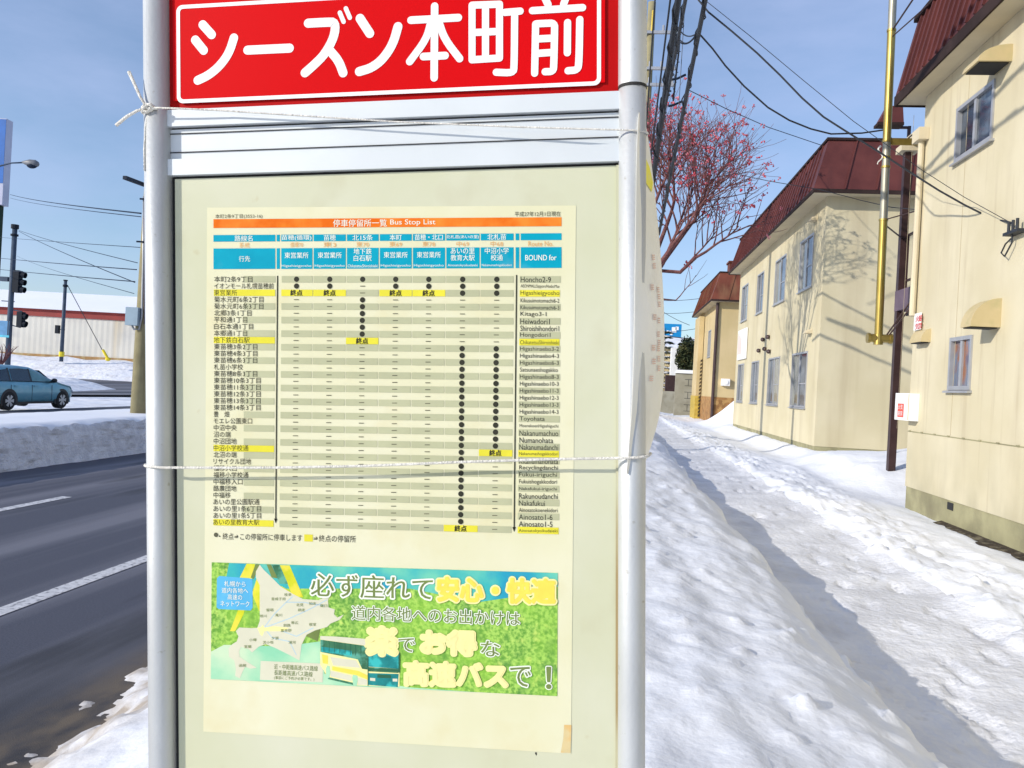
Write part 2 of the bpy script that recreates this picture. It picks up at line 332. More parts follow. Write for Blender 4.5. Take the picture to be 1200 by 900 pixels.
# upper sleeve of the right post, a touch wider
slv = MB(); slv.tube([(UR, 0, vr+.0017), (UR, 0, VT)], .0155, 24, cap=False); bs.part('post_sleeve', slv, M['alu'], smooth=True, local=True)
IL, IR = UL+.0135, UR-.0135
def rect(px0, py0, px1, py1, w, d=.003):
    """board spanning the inner width between two heights given on the left and the right"""
    a = S(px0, py0).z; b = S(px1, py1).z
    return a, b
def panel(name, v0, v1, w0, w1, m, par=None, u0=IL, u1=IR):
    b = MB(); b.box((u0, -w1, v0), (u1, -w0, v1)); return bs.part(name, b, m, par, local=True)
vred = S(460, 119).z; vb1 = S(460, 139).z; vb2 = S(460, 178).z; vb3 = S(460, 198).z
back = panel('back_case', VB+.25, VT-.01, -.055, -.012, M['alu_flat'])
redp = panel('name_plate', vred, VT-.02, -.012, -.001, M['red_dark'])
rb = MB(); a = S(203, 3); b = S(709, 97); 
rb.box((a.x, -.0016, b.z-.0), (b.x, -.0008, VT-.03)); fld = bs.part('red_field', rb, M['red'], redp, local=True)
# white rounded outline
def ring_path(u0, v0, u1, v1, r, n=6):
    P = []
    for cxx, cvv, a0 in ((u1-r, v1-r, 0), (u0+r, v1-r, 90), (u0+r, v0+r, 180), (u1-r, v0+r, 270)):
        for k in range(n+1): q = R(a0+90*k/n); P.append((cxx+r*cos(q), cvv+r*sin(q)))
    return P
ul = S(210, 60).x; ur = S(702, 60).x; vb = (S(220, 117).z+S(690, 101).z)/2; vt = S(230, 8).z
o_ = ring_path(ul-.0022, vb-.0022, ur+.0022, vt+.0022, .0075); i_ = ring_path(ul+.0022, vb+.0022, ur-.0022, vt-.0022, .0042)
rm = MB(); n = len(o_)
rm.add([(x, -.0019, z) for x, z in o_]+[(x, -.0019, z) for x, z in i_], [(k, (k+1) % n, n+(k+1) % n, n+k) for k in range(n)])
bs.part('white_outline', rm, M['white_paint'], redp, local=True)
# stroke lettering
def ribbon(mb, pts, wd, lay):
    P = [Vector((p.x, p.z)) for p in pts]
    if len(P) > 2:                                     # smooth the stroke
        for _ in range(2):
            Q = [P[0]]
            for a, b in zip(P, P[1:]): Q += [a.lerp(b, .25), a.lerp(b, .75)]
            Q.append(P[-1]); P = Q
    r = wd/2; Lf, Rt = [], []
    for i in range(len(P)):
        t = (P[min(i+1, len(P)-1)]-P[max(i-1, 0)]).normalized(); nn = Vector((-t.y, t.x)); Lf.append(P[i]+nn*r); Rt.append(P[i]-nn*r)
    y = -.0019-lay
    m = len(P)
    mb.add([(p.x, y, p.y) for p in Lf]+[(p.x, y, p.y) for p in Rt], [(i, i+1, m+i+1, m+i) for i in range(m-1)])
    for c, d in ((P[0], P[0]-P[1]), (P[-1], P[-1]-P[-2])):
        a0 = math.atan2(d.y, d.x); k = 8
        mb.add([(c.x+r*cos(a0-pi/2+pi*j/k), y, c.y+r*sin(a0-pi/2+pi*j/k)) for j in range(k+1)], [tuple(range(k+1))])
c1 = lambda x, y: S(130+x/3.4286, y/3.4286); c2 = lambda x, y: S(450+x/3.4286, y/3.4286)
kana = [[(372,102),(408,142)], [(342,163),(376,205)], [(497,155),(478,215),(440,268),(395,305),(352,325)], [(552,204),(720,196)],
 [(795,96),(870,92),(905,92),(900,150),(862,220),(820,262),(782,295)], [(884,208),(918,248),(935,295)], [(922,54),(937,90)], [(946,37),(962,74)],
 [(1003,77),(1042,137)], [(1155,110),(1135,180),(1095,240),(1050,275),(1000,290)]]
kanji = [[(205,28),(203,315)], [(110,84),(300,74)], [(190,92),(172,160),(105,250)], [(222,92),(245,160),(305,238)], [(160,230),(247,226)],
 [(355,24),(465,20)], [(355,24),(355,242)], [(465,20),(465,235)], [(355,243),(465,236)], [(355,134),(465,129)], [(409,26),(409,238)],
 [(487,53),(548,48)], [(526,54),(524,270),(520,296),(452,293)],
 [(632,-36),(660,22)], [(745,-40),(722,20)], [(597,46),(798,34)], [(610,100),(606,297)], [(612,99),(650,97),(686,96),(686,130),(683,265),(680,290),(648,291)], [(612,160),(683,156)], [(612,218),(683,213)],
 [(738,94),(737,215)], [(787,82),(784,255),(778,284),(740,287)]]
nm = MB(); ly = 0
for st in kana: ribbon(nm, [c1(*p) for p in st], .0052 if st[0] in ((922,54), (946,37)) else .0104, ly); ly += .00001
for st in kanji: ribbon(nm, [c2(*p) for p in st], (.0080 if st[0][0] > 340 else .0086), ly); ly += .00001
bs.part('stop_name_lettering', nm, M['white_paint'], redp, local=True)
# aluminium rails
rail = panel('cross_rail', vb1, vred, -.012, .004, M['alu_flat'])
mid = panel('rail_cover', vb2, vb1-.0024, -.012, -.002, M['alu_flat'])
gv = MB()
for f in (.22, .80): v = vb2+(vb1-vb2)*f; gv.box((IL, .0008, v-.0005), (IR, .003, v+.0005))
bs.part('rail_groove', gv, M['gap'], mid, local=True)
rail2 = panel('cross_rail', vb3, vb2-.0006, -.012, .004, M['alu_flat'])
gp = MB(); gp.box((IL, .0055, VB+.3), (IR, .011, vb1)); bs.part('shadow_gap', gp, M['gap'], back, local=True)
# notice board
VBB = S(460, 1010).z
brd = panel('notice_board', VBB, vb3-.0034, -.0055, -.002, M['board'], None, S(205, 500).x+.001, IR-.0005)
bead = MB(); ub = S(722, 500).x
bead.box((IR-.004, .0016, VBB), (IR-.0006, -.0005, vb3-.0036)); bs.part('edge_bead', bead, layer(mat('bead_grime', (.50, .50, .34), .55, .05, 5), (.30, .20, .07), 16, (.45, .62), (1, 1, .22), fac=.85), brd, local=True)
spk = random.Random(8)
for px, py, r_ in ((628, 884, .0013), (724, 893, .0016), (738, 600, .0009)):
    q = S(px, py); n = 11; b = MB(); b.poly([(q.x+r_*cos(2*pi*k/n)*(.6+.7*spk.random()), .0018, q.z+r_*1.6*sin(2*pi*k/n)*(.6+.7*spk.random())) for k in range(n)]); bs.part('stain', b, M['gap'] if r_ < .002 else mat('rust_wash', (.49, .45, .24), .6, .06, 60), brd, local=True)
# papers
def quad_sheet(name, c, w, m, par, nx=1):
    q = [S(*p, w) for p in c]; b = MB(); b.poly(q); return bs.part(name, b, m, par, local=True)
ppr = MB(); c = [(242, 243), (675, 240.5), (669, 884), (237.5, 858)]
q = [S(*p) for p in c]
ppr.prism([(p.x, .0016, p.z) for p in q], (0, .0003, 0))
pap = bs.part('timetable_poster', ppr, M['paper'], local=True)
W0 = -.0013
def tpos(x, y): return S(x, y, 0)
def put(mb, pts, w): mb.poly([(S(*p).x, -w, S(*p).z) for p in pts])
def hdr(y0l, y1l, y0r, y1r):
    def f(x): t = (x-249.5)/(658-249.5); return y0l+(y0r-y0l)*t, y1l+(y1r-y1l)*t
    return f
def cell(mb, fy, x0, x1, w):
    a, b = fy(x0); c_, d = fy(x1); put(mb, [(x0, a), (x1, c_), (x1, d), (x0, b)], w)
def txt(mb, s, x0, x1, yc0, yc1, hpx, w, off=0.0):
    a = S(x0, yc0); b = S(x1, yc1); hh = hpx*.000985
    # a heavier weight is the same outline struck several times round a small circle, each a hair further out
    shifts = [(0, 0)] if off == 0 else ([(-.5, 0), (.5, 0)] if off <= .02 else [(cos(2*pi*k/16), sin(2*pi*k/16)) for k in range(16)])
    for k, (sx, sy) in enumerate(shifts):
        text_on(mb, s, lambda s_, t: (a.x+(b.x-a.x)*s_+sx*off*hh, -(w+k*.00001), a.z+(b.z-a.z)*s_+t*hh+sy*off*hh))
orange = MB(); cell(orange, hdr(256.6, 267, 254.3, 264.8), 249.5, 658, W0); bs.part('title_bar', orange, M['orange'], pap, local=True)
cy_ = MB(); f1 = hdr(275.2, 283, 273, 281); f2 = hdr(291, 315.2, 289.3, 313.8)
CX = [347, 386, 424.6, 463.4, 502.2, 542, 582]; CB = [345, 384, 422, 460.6, 499.5, 539.5, 579.5]
ED = [329, 366.3, 405.4, 444, 482.8, 522, 562.4, 602.4]
for fy in (f1, f2):
    cell(cy_, fy, 249.5, 322, W0); cell(cy_, fy, 323.6, 327.4, W0)
    for i in range(7): cell(cy_, fy, ED[i]+(0 if i == 0 else .7), ED[i+1]-.7, W0)
    cell(cy_, fy, 604, 608.3, W0); cell(cy_, fy, 610, 658, W0)
bs.part('heading_cells', cy_, M['cyan'], pap, local=True)
def yl(i): return 327+7.92*i
def yr(i): return 327.3+8.20*i
def yat(x, i): t = (x-250)/405; return yl(i)+(yr(i)-yl(i))*t
def xcol(j, i): return CX[j]+(CB[j]-CX[j])*i/36
def xed(j, i): return ED[j]-2.6*i/36
gs, ye = MB(), MB(); YW = {2: [0, 1, 3, 4], 9: [2], 25: [6], 36: [5]}
def rcell(mb, x0, x1, i, w): put(mb, [(x0, yat(x0, i-.5)+.2), (x1, yat(x1, i-.5)+.2), (x1, yat(x1, i+.5)-.2), (x0, yat(x0, i+.5)-.2)], w)
for i in range(37):
    sh = 1-i/36*.0
    for j in range(7):
        yy = i in YW and j in YW[i]
        if yy: rcell(ye, xed(j, i)+.3, xed(j+1, i)-.3, i, W0+.0001)
        elif i % 2 == 0: rcell(gs, xed(j, i)+.6, xed(j+1, i)-.6, i, W0)
    if i in YW: rcell(ye, 250-.6*i/36, 322-2*i/36, i, W0+.0001); rcell(ye, 609-2.6*i/36, 656-1.5*i/36, i, W0+.0001)
    elif i % 2 == 0: rcell(gs, 285, 322-2*i/36, i, W0); rcell(gs, 609-2.6*i/36, 657-2*i/36, i, W0)
bs.part('row_shading', gs, M['stripe'], pap, local=True); bs.part('yellow_highlight', ye, M['yellow'], pap, local=True)
ink, soft, wi, oi = MB(), MB(), MB(), MB(); W1 = W0+.0002
def dot(mb, x, y, r, w):
    p = S(x, y); r *= .000985; n = 14; mb.poly([(p.x+r*cos(2*pi*k/n), -w, p.z+r*sin(2*pi*k/n)) for k in range(n)])
DOT = [{0,1}, {0,1}, {0}|set(range(3, 9)), {0,1}, {0,1}, {0,1,2}|set(range(10, 36)), {0,1,2}|set(range(10, 25))]
for i in range(37):
    for j in range(7):
        x = xcol(j, i); y = yat(x, i)
        if i in YW and j in YW[i]: txt(ink, '終点', x-7, x+7, y-.1, y+.1, 6.8, W1, .03)
        elif i in DOT[j]: dot(ink, x, y, 3.15, W1)
        else: txt(soft, '−', x-3, x+3, y, y, .8, W1)
JP = '本町2条9丁目 イオンモール札幌苗穂前 東営業所 菊水元町6条2丁目 菊水元町6条3丁目 北郷3条1丁目 平和通1丁目 白石本通1丁目 本郷通1丁目 地下鉄白石駅 東苗穂3条2丁目 東苗穂4条3丁目 東苗穂6条3丁目 札苗小学校 東苗穂8条3丁目 東苗穂10条3丁目 東苗穂11条3丁目 東苗穂12条3丁目 東苗穂13条3丁目 東苗穂14条3丁目 豊　畑 モエレ公園東口 中沼中央 沼の端 中沼団地 中沼小学校通 北沼の端 リサイクル団地 福移入口 福移小学校通 中福移入口 酪農団地 中福移 あいの里公園駅通 あいの里1条6丁目 あいの里1条5丁目 あいの里教育大駅'.split(' ')
JW = [45, 70, 27, 58, 58, 44, 39, 46, 39, 42, 51, 51, 51, 34, 51, 55, 55, 55, 55, 55, 18, 45, 27, 20, 27, 41, 27, 44, 27, 41, 34, 27, 20, 54, 56, 56, 54]
EN = 'Honcho2-9 AEONMALLSapporoNaeboMae Higashieigyosho Kikusuimotomachi6-2 Kikusuimotomachi6-3 Kitago3-1 Heiwadori1 Shiroishihondori1 Hongodori1 ChikatetsuShiroishieki Higashinaebo3-2 Higashinaebo4-3 Higashinaebo6-3 Satsunaeshogakko Higashinaebo8-3 Higashinaebo10-3 Higashinaebo11-3 Higashinaebo12-3 Higashinaebo13-3 Higashinaebo14-3 Toyohata MoerekoenHigashiguchi Nakanumachuo Numanohata Nakanumadanchi Nakanumashogakkodori Kitanumanohata Recyclingdanchi Fukui-iriguchi Fukuishogakkodori Nakafukui-iriguchi Rakunoudanchi Nakafukui Ainosatokoenekidori Ainosato1-6 Ainosato1-5 Ainosatokyoikudaieki'.split(' ')
EW = [36, 46, 46, 46, 46, 31, 35, 46, 36, 46, 46, 46, 46, 45, 46, 46, 46, 46, 46, 46, 30, 46, 46, 40, 46, 46, 46, 46, 45, 45, 45, 46, 31, 46, 40, 40, 46]
for i in range(37):
    x0 = 250.3-.9*i/36; y = yl(i); mb = ink if (i*7) % 3 else soft
    txt(ink, JP[i], x0, x0+JW[i], y-.1, y+.1, 7.0, W1)
    x0 = 610-2.3*i/36; long = len(EN[i]) > 15
    txt(ink, EN[i], x0, x0+EW[i]-.5, yr(i)-.1, yr(i)+.4, 4.6 if len(EN[i]) > 17 else 6.2, W1)
def bar(mb, p0, p1, wd, w):
    a, b = S(*p0), S(*p1); mb.poly([(a.x-wd, -w, a.z), (a.x+wd, -w, a.z), (b.x+wd, -w, b.z), (b.x-wd, -w, b.z)])
for (p0, p1) in (((324.7, 323), (322.6, 612)), ((605.2, 322), (602.3, 622))):
    bar(ink, p0, p1, .0007, W1); a = S(*p1); ink.poly([(a.x-.002, -W1, a.z+.004), (a.x+.002, -W1, a.z+.004), (a.x, -W1, a.z-.0015)])
txt(soft, '本町2条9丁目(3553-16)', 251.5, 307, 253.6, 253.2, 5.6, W1); txt(soft, '平成27年12月1日現在', 603, 657, 250.6, 250.2, 5.6, W1, .01)
txt(wi, '停車停留所一覧', 390, 453, 261.3, 260.9, 8.4, W1, .015); txt(wi, 'Bus Stop List', 457, 510, 260.9, 260.6, 7.6, W1)
H1 = ['苗穂(循環)', '苗穂', '北15条', '本町', '苗穂・北口', '北札苗(あいの里)', '北札苗']; H1W = [35, 14, 24, 14, 33, 38, 22]
H2 = [['東営業所'], ['東営業所'], ['地下鉄', '白石駅'], ['東営業所'], ['東営業所'], ['あいの里', '教育大駅'], ['中沼小学', '校通']]
H3 = ['Higashieigyosho']*2+['ChikatetsuShiroishieki']+['Higashieigyosho']*2+['Ainosatokyoikudaieki', 'Nakanumashogakkodori']
RN = ['循環70', '東3', '東70', '東69', '東78', '中69', '中68']
for j in range(7):
    x = CX[j]; y = sum(f1(x))/2; txt(wi, H1[j], x-H1W[j]/2, x+H1W[j]/2, y, y-.1, 6.6 if j != 5 else 4.6, W1, .012)
    txt(oi, RN[j], x-7.5, x+7.5, sum((f1(x)[1], f2(x)[0]))/2, sum((f1(x)[1], f2(x)[0]))/2, 5.8, W1)
    a, b = f2(x); L2 = H2[j]
    for k, s in enumerate(L2):
        yy = a+(8.4 if len(L2) == 1 else (4.0, 12.0)[k]); wd = len(s)*7.0
        txt(wi, s, x-wd/2, x+wd/2, yy, yy, 6.9, W1, .012)
    txt(wi, H3[j], x-17.5, x+17.5, b-3.2, b-3.2, 3.4, W1)
txt(wi, '路線名', 274.5, 295.5, 279.1, 279, 6.8, W1, .012); txt(oi, '系統', 280, 292, 287.1, 287, 6, W1); txt(wi, '行先', 279.5, 292.5, 303.2, 303, 6.8, W1, .012)
txt(oi, 'Route No.', 619, 648, 285.4, 285.2, 5.6, W1); txt(wi, 'BOUND for', 615.5, 652, 301.8, 301.6, 6.2, W1, .02)
dot(soft, 252.5, 627.0, 2.7, W1); txt(ink, '・終点⇒この停留所に停車します', 256, 353.5, 628.6, 630.6, 8.0, W1); txt(ink, '⇒終点の停留所', 367, 416.5, 631, 632, 8.0, W1)
tp_ = MB(); put(tp_, [(661, 850), (669.6, 850.3), (668.6, 883), (657, 882.6), (660, 866)], W0); bs.part('corner_tape', tp_, layer(mat('amber_tape', (.62, .50, .25), .5, .05, 40), (.66, .42, .14), 40, (.45, .6), fac=.8), pap, local=True)
yb = MB(); put(yb, [(356, 626.5), (366, 626.8), (366, 635), (356, 634.7)], W0); bs.part('key_swatch', yb, M['yellow'], pap, local=True)
bs.part('black_lettering', ink, M['ink'], pap, local=True); bs.part('grey_lettering', soft, M['ink_soft'], pap, local=True)
bs.part('white_lettering', wi, M['white_ink'], pap, local=True); bs.part('route_numbers', oi, M['orange_ink'], pap, local=True)

# ------------------------------------------------ advert strip at the foot of the poster
M['leafprint'] = layer(layer(layer(mat('foliage_print', (.13, .32, .05), .6, .2, 260, col2=(.36, .60, .12), pos=(.38, .60), spec=.1), (.06, .20, .05), 45, (.55, .72), fac=.8), (.55, .70, .16), 120, (.58, .70), fac=.8), (.30, .58, .06), 18, (.45, .65), fac=.5)
M['teal_print'] = layer(mat('teal_print', (.05, .42, .42), .6, spec=.1, var=.1, scale=20, col2=(.16, .55, .40)), (.02, .28, .46), 14, (.5, .62), fac=.8)
M['mint_print'] = layer(mat('mint_print', (.26, .60, .38), .6, spec=.1, var=.1, scale=16, col2=(.45, .70, .46)), (.58, .70, .48), 9, (.5, .62), fac=.8)
M['lime_print'] = layer(mat('lime_print', (.60, .62, .03), .6, spec=.1, var=.1, scale=40), (.75, .66, .08), 30, (.5, .6), fac=.8)
M['gold_print'] = mat('gold_print', (.82, .66, .10), .6, spec=.1, var=.04, scale=60); M['butter_print'] = mat('butter_print', (.82, .76, .34), .6, spec=.1, var=.03, scale=60)
M['pale_print'] = mat('pale_print', (.64, .63, .48), .6, spec=.1, var=.03, scale=30); M['olive_print'] = mat('olive_print', (.17, .23, .07), .6, spec=.1, var=.1, scale=40)
M['blue_print'] = layer(mat('blue_print', (.10, .42, .68), .6, spec=.1, var=.06, scale=30), (.22, .55, .70), 25, (.5, .65), fac=.7); M['dark_green_print'] = layer(mat('dark_green_print', (.05, .17, .09), .6, spec=.1, var=.2, scale=60), (.12, .40, .30), 45, (.5, .6), fac=.9)
M['bus_glass'] = layer(mat('bus_glass_print', (.02, .22, .22), .6, spec=.1, var=.2, scale=50), (.05, .48, .46), 45, (.48, .56), fac=.9)
M['ink_print'] = mat('dark_print', (.03, .12, .07), .6, spec=.1)
M['route_ink'] = mat('route_ink', (.45, .58, .62), .6, spec=.1, var=.05, scale=30)
adl = [0]
def ad(name, m, polys, w, par):
    b = MB()
    for k, p in enumerate(polys): put(b, p, w+k*.00001)
    return bs.part(name, b, M[m], par, local=True)
A1 = lambda pts: [(235+x/5, 640+y/5) for x, y in pts]         # measured on enlargements of the advert
A2 = lambda pts: [(455+x/5, 640+y/5) for x, y in pts]
A3 = lambda pts: [(360+x/10, 720+y/10) for x, y in pts]
ab = MB(); cq = [(247.5, 659.3), (653.5, 671.8), (653, 816.3), (246.5, 796)]
ab.prism([(S(*p).x, -(W0+.0001), S(*p).z) for p in cq], (0, .0006, 0))
adv = bs.part('advert_picture', ab, M['leafprint'], pap, local=True)
w = W0+.0002
ad('sky_print', 'teal_print', [[(268, 660), (653.5, 671.8), (653.4, 688), (600, 700), (560, 706), (520, 698), (480, 690), (430, 690), (380, 690), (340, 690), (262, 690)]], w, adv)
ad('road_print', 'mint_print', [[(246.8, 764), (262, 756), (300, 757), (330, 758), (375, 752), (380, 790), (480, 806), (560, 811.8), (246.5, 796)]], w+0.000035, adv)
ad('tower_print', 'lime_print', [A1([(268, 104), (318, 106), (250, 400), (200, 500), (170, 500), (235, 330), (225, 190)]), A1([(462, 112), (520, 114), (600, 300), (540, 300)]), A1([(330, 180), (300, 280), (340, 380), (420, 400), (560, 290), (480, 240)])], w+0.000070, adv)
ad('tower_shade_print', 'olive_print', [A1([(320, 106), (345, 107), (310, 195), (292, 185)]), A1([(385, 108), (412, 109), (450, 190), (415, 185)]), A1([(610, 525), (660, 470), (700, 490), (685, 560)])], w+0.000105, adv)
ad('window_print', 'dark_green_print', [A1([(416, 110), (462, 112), (510, 222), (462, 222)])], w+0.000122, adv)
ad('inset_print', 'blue_print', [A1([(108, 176), (290, 190), (303, 200), (303, 362), (292, 378), (104, 370), (92, 360), (94, 190)])], w+0.000140, adv)
isl = [(322, 150), (345, 110), (368, 140), (400, 170), (470, 240), (540, 282), (600, 312), (690, 318), (725, 300), (758, 278), (745, 318), (748, 360), (785, 372), (780, 400), (800, 420), (838, 402), (815, 432), (760, 455), (740, 475), (670, 495), (620, 520), (590, 580), (578, 672), (520, 640), (440, 600), (380, 575), (340, 590), (300, 625), (280, 605), (235, 592), (222, 620), (228, 650), (270, 680), (328, 715), (290, 720), (260, 708), (245, 735), (228, 776), (200, 762), (205, 720), (195, 670), (165, 650), (162, 600), (185, 575), (210, 560), (220, 530), (205, 500), (225, 478), (300, 482), (330, 480), (345, 440), (345, 330), (345, 230), (322, 185)]
ad('island_map', 'pale_print', [A1(isl)], w+0.000175, adv)
rt_ = MB()
for pl in ([(370, 480), (520, 425), (640, 370), (740, 315)], [(370, 480), (430, 400), (500, 330), (540, 295)], [(370, 480), (480, 500), (560, 530), (600, 510), (660, 480)], [(500, 330), (600, 330), (720, 350)], [(370, 480), (420, 540), (520, 560), (560, 640)]):
    pts = [S(235+x/5, 640+y/5) for x, y in pl]
    for a, b in zip(pts, pts[1:]):
        t = (b-a).normalized(); nn = Vector((-t.z, 0, t.x))*.0006
        rt_.poly([(p.x, -(w+0.000210), p.z) for p in (a-nn, b-nn, b+nn, a+nn)])
bs.part('route_lines', rt_, M['route_ink'], adv, local=True)
ad('route_hub', 'butter_print', [A1([(330, 478), (350, 478), (362, 462), (374, 478), (430, 470), (520, 480), (480, 500), (372, 500), (360, 530), (348, 520)])], w+0.000227, adv)
ad('key_panel', 'pale_print', [A1([(350, 674), (716, 690), (714, 800), (346, 785)])], w+0.000245, adv)
ad('bus_body', 'butter_print', [A3([(150, 255), (330, 270), (700, 330), (705, 440), (1080, 440), (1080, 850), (560, 835), (240, 745), (150, 590)])], w+0.000280, adv)
ad('bus_roof', 'pale_print', [A3([(150, 255), (330, 262), (690, 290), (720, 420), (700, 370), (660, 365), (150, 295)]), A3([(265, 500), (570, 540), (620, 630), (300, 600)]), A3([(270, 660), (520, 720), (520, 785), (270, 730)]), A3([(590, 740), (700, 770), (700, 830), (590, 830)])], w+0.000315, adv)
ad('bus_side_glass', 'dark_green_print', [A3([(152, 298), (660, 368), (705, 430), (705, 650), (640, 640), (590, 530), (152, 442)]), A3([(715, 620), (1070, 640), (1068, 690), (715, 670)]), A3([(240, 735), (540, 805), (540, 830), (240, 760)])], w+0.000350, adv)
ad('bus_windscreen', 'bus_glass', [A3([(715, 440), (1070, 440), (1070, 640), (715, 615)]), A3([(715, 690), (1070, 700), (1060, 855), (715, 830)]), A3([(165, 380), (520, 430), (520, 490), (165, 440)])], w+0.000385, adv)
mul = []
for k in range(9): x = 190+k*62; y = 303+k*8.6; mul.append(A3([(x, y), (x+7, y+1), (x+7, y+128), (x, y+127)]))
ad('bus_pillars', 'ink_print', mul+[A3([(706, 425), (716, 425), (716, 840), (706, 838)]), A3([(820, 705), (980, 712), (980, 750), (820, 745)]), A3([(715, 640), (1070, 655), (1070, 668), (715, 652)]), A3([(1068, 440), (1085, 450), (1085, 690), (1068, 680)])], w+.00041, adv)
ad('bus_lights', 'pale_print', [A3([(735, 745), (795, 750), (795, 785), (735, 778)]), A3([(1000, 755), (1055, 757), (1055, 790), (1000, 788)])], w+.00042, adv)
ad('bus_wheel', 'mint_print', [A3([(215, 640), (235, 600), (262, 610), (268, 690), (255, 748), (220, 738)]), A3([(525, 740), (545, 680), (580, 690), (592, 760), (578, 838), (535, 826)])], w+0.000420, adv)
ad('bus_yellow', 'gold_print', [A3([(170, 470), (240, 485), (240, 585), (180, 575)]), A3([(290, 610), (600, 665), (710, 720), (712, 770), (590, 720), (290, 655)])], w+0.000437, adv)
out, fill, yf, bt, ws, ks = MB(), MB(), MB(), MB(), MB(), MB(); w2 = w+0.000490
def big(s, x0, x1, y0, y1, h, f, o, lay, bold=.02, ow=.06):
    txt(o, s, x0, x1, y0, y1, h, w2+lay, ow+bold); txt(f, s, x0, x1, y0, y1, h, w2+lay+.00022, bold)
big('必ず座れて', 364, 507, 685, 690.3, 27, fill, out, 0)
big('安心・快適', 513, 650, 690.5, 693.5, 27, yf, bt, .0001, .055, .075)
big('道内各地へのお出かけは', 412, 609, 718, 725, 17, fill, out, 0, .012, .05)
big('楽', 431, 464, 751, 752, 30, bt, bt, .0001, .05, .08)
big('で', 467, 486, 755.8, 756.2, 16, fill, out, 0, .02, .05)
big('お得', 494, 557, 752.5, 754.5, 26, bt, bt, .0002, .045, .07)
big('な', 563.5, 585.5, 760, 760.6, 18, fill, out, 0, .02, .05)
big('高速バス', 474, 594, 789, 792.5, 27, bt, bt, .0003, .035, .055)
yf2 = MB(); txt(yf2, '高速', 476, 528, 789, 790, 22, w2+0.000240, .02); txt(yf2, '楽', 436, 459, 751.5, 752, 20, w2+0.000240, .01); txt(yf2, 'お得', 499, 552, 753, 754.3, 20, w2+0.000240, .01)
big('で', 598, 622, 792.6, 793.6, 23, fill, out, 0, .02, .05); big('！', 640.5, 645.5, 794.5, 794.7, 24, fill, out, 0, .03, .05)
for k, s in enumerate(['札幌から', '道内各地へ', '高速の', 'ネットワーク']):
    wd = (25, 31, 17, 34)[k]; txt(ws, s, 275-wd/2, 275+wd/2, 684+k*7.8, 684.7+k*7.8, 6.6, w2, .01)
txt(ks, '近・中距離高速バス路線', 321, 372, 781.3, 783.8, 6.2, w2); txt(ks, '長距離高速バス路線', 321, 366, 788.3, 790.5, 6.2, w2); txt(ks, '(事前にご予約が必要です。)', 321, 368, 794.5, 796.5, 4.6, w2)
for px, py, s in ((326,702,'音威子府'), (337,697,'枝幸'), (351,709,'北見'), (366,707.5,'知床'), (353,715,'網走'), (316,715,'留萌'), (308,722,'旭川'), (326,721,'滝川'), (345,730,'帯広'), (336,733,'釧路'), (335,739,'富良野'), (322,748,'夕張'), (296,750,'小樽'), (314,753,'苫小牧'), (290,758,'室蘭'), (284,780,'函館'), (342,753,'浦河'), (366,732,'根室'), (379,710,'羅臼')):
    txt(ks, s, px-len(s)*2.1, px+len(s)*2.1, py, py, 3.6, w2)
bs.part('caption_outline', out, M['white_ink'], adv, local=True); bs.part('caption', fill, M['olive_print'], adv, local=True)
bs.part('yellow_caption_glow', bt, M['butter_print'], adv, local=True); bs.part('yellow_caption', yf, M['gold_print'], adv, local=True); bs.part('yellow_caption', yf2, M['gold_print'], adv, local=True)
bs.part('inset_caption', ws, M['white_ink'], adv, local=True); bs.part('small_print', ks, M['olive_print'], adv, local=True)

# ------------------------------------------------ weathered sheet bulging off the right side
M['sheet'] = layer(layer(mat('weathered_sheet', (.78, .765, .68), .45, .04, 8, col2=(.86, .85, .80)), (.56, .53, .46), 16, (.55, .75), (3, 1, .5), fac=.5), (.72, .66, .32), 8, (.62, .78), fac=.4)
sv = [(130, 748, 753), (160, 746, 759), (200, 745, 764), (250, 744.5, 769.5), (300, 743.5, 774), (350, 743, 777.5), (400, 742, 778.5), (440, 741, 778), (470, 740, 775.5), (495, 738.5, 770.5), (520, 736.5, 763), (540, 735, 757), (556, 733, 747)]
def sheet_pt(i, t, off=0.0):
    py, xl, xr = sv[i]
    wb = .0185-.075*t**1.25+(.0035*sin(3.1*i*.7+t*9)*t*(1-t)*2)
    dx = (xr-xl)*(1-(1-t)**1.7)
    p = S(xl+dx, py+(.8*t*(556-py)/430*10 if i > 8 else 0), wb+off); return p
sm = MB(); nt_ = 14; fine = []
for i in range(len(sv)): fine.append([sheet_pt(i, k/nt_) for k in range(nt_+1)])
for row in fine:                                       # tuck the sheet back behind the post
    e = row[-1]; row += [Vector((e.x-.004, e.y+.012, e.z)), Vector((e.x-.016, e.y+.02, e.z))]
nc = nt_+3; sm.v = [p for r in fine for p in r]
sm.f = [(i*nc+k, i*nc+k+1, (i+1)*nc+k+1, (i+1)*nc+k) for i in range(len(sv)-1) for k in range(nc-1)]
sh = Thing('vinyl_sheet', (0, 0, 0), 'yellowed vinyl sheet with faded red print wrapped round the right post of the bus stop', 'sheet', mat=SM)
so_ = sh.part('sheet', sm, M['sheet'], local=True, smooth=True)
md = so_.modifiers.new('thickness', 'SOLIDIFY'); md.thickness = .0008; md.offset = 1
ss = so_.modifiers.new('smooth', 'SUBSURF'); ss.levels = 1; ss.render_levels = 2
M['faded_red'] = mat('faded_red_print', (.72, .50, .42), .6, .06, 30); M['sheet_yellow'] = layer(mat('yellow_patch', (.82, .74, .03), .5, .04, 20), (.75, .68, .25), 60, (.5, .7))
def on_sheet(py, t, off=.0022):
    for i in range(len(sv)-1):
        if sv[i][0] <= py <= sv[i+1][0]:
            f = (py-sv[i][0])/(sv[i+1][0]-sv[i][0]); return sheet_pt(i, t, off).lerp(sheet_pt(i+1, t, off), f)+Vector((.0012, 0, 0))
yp = MB()
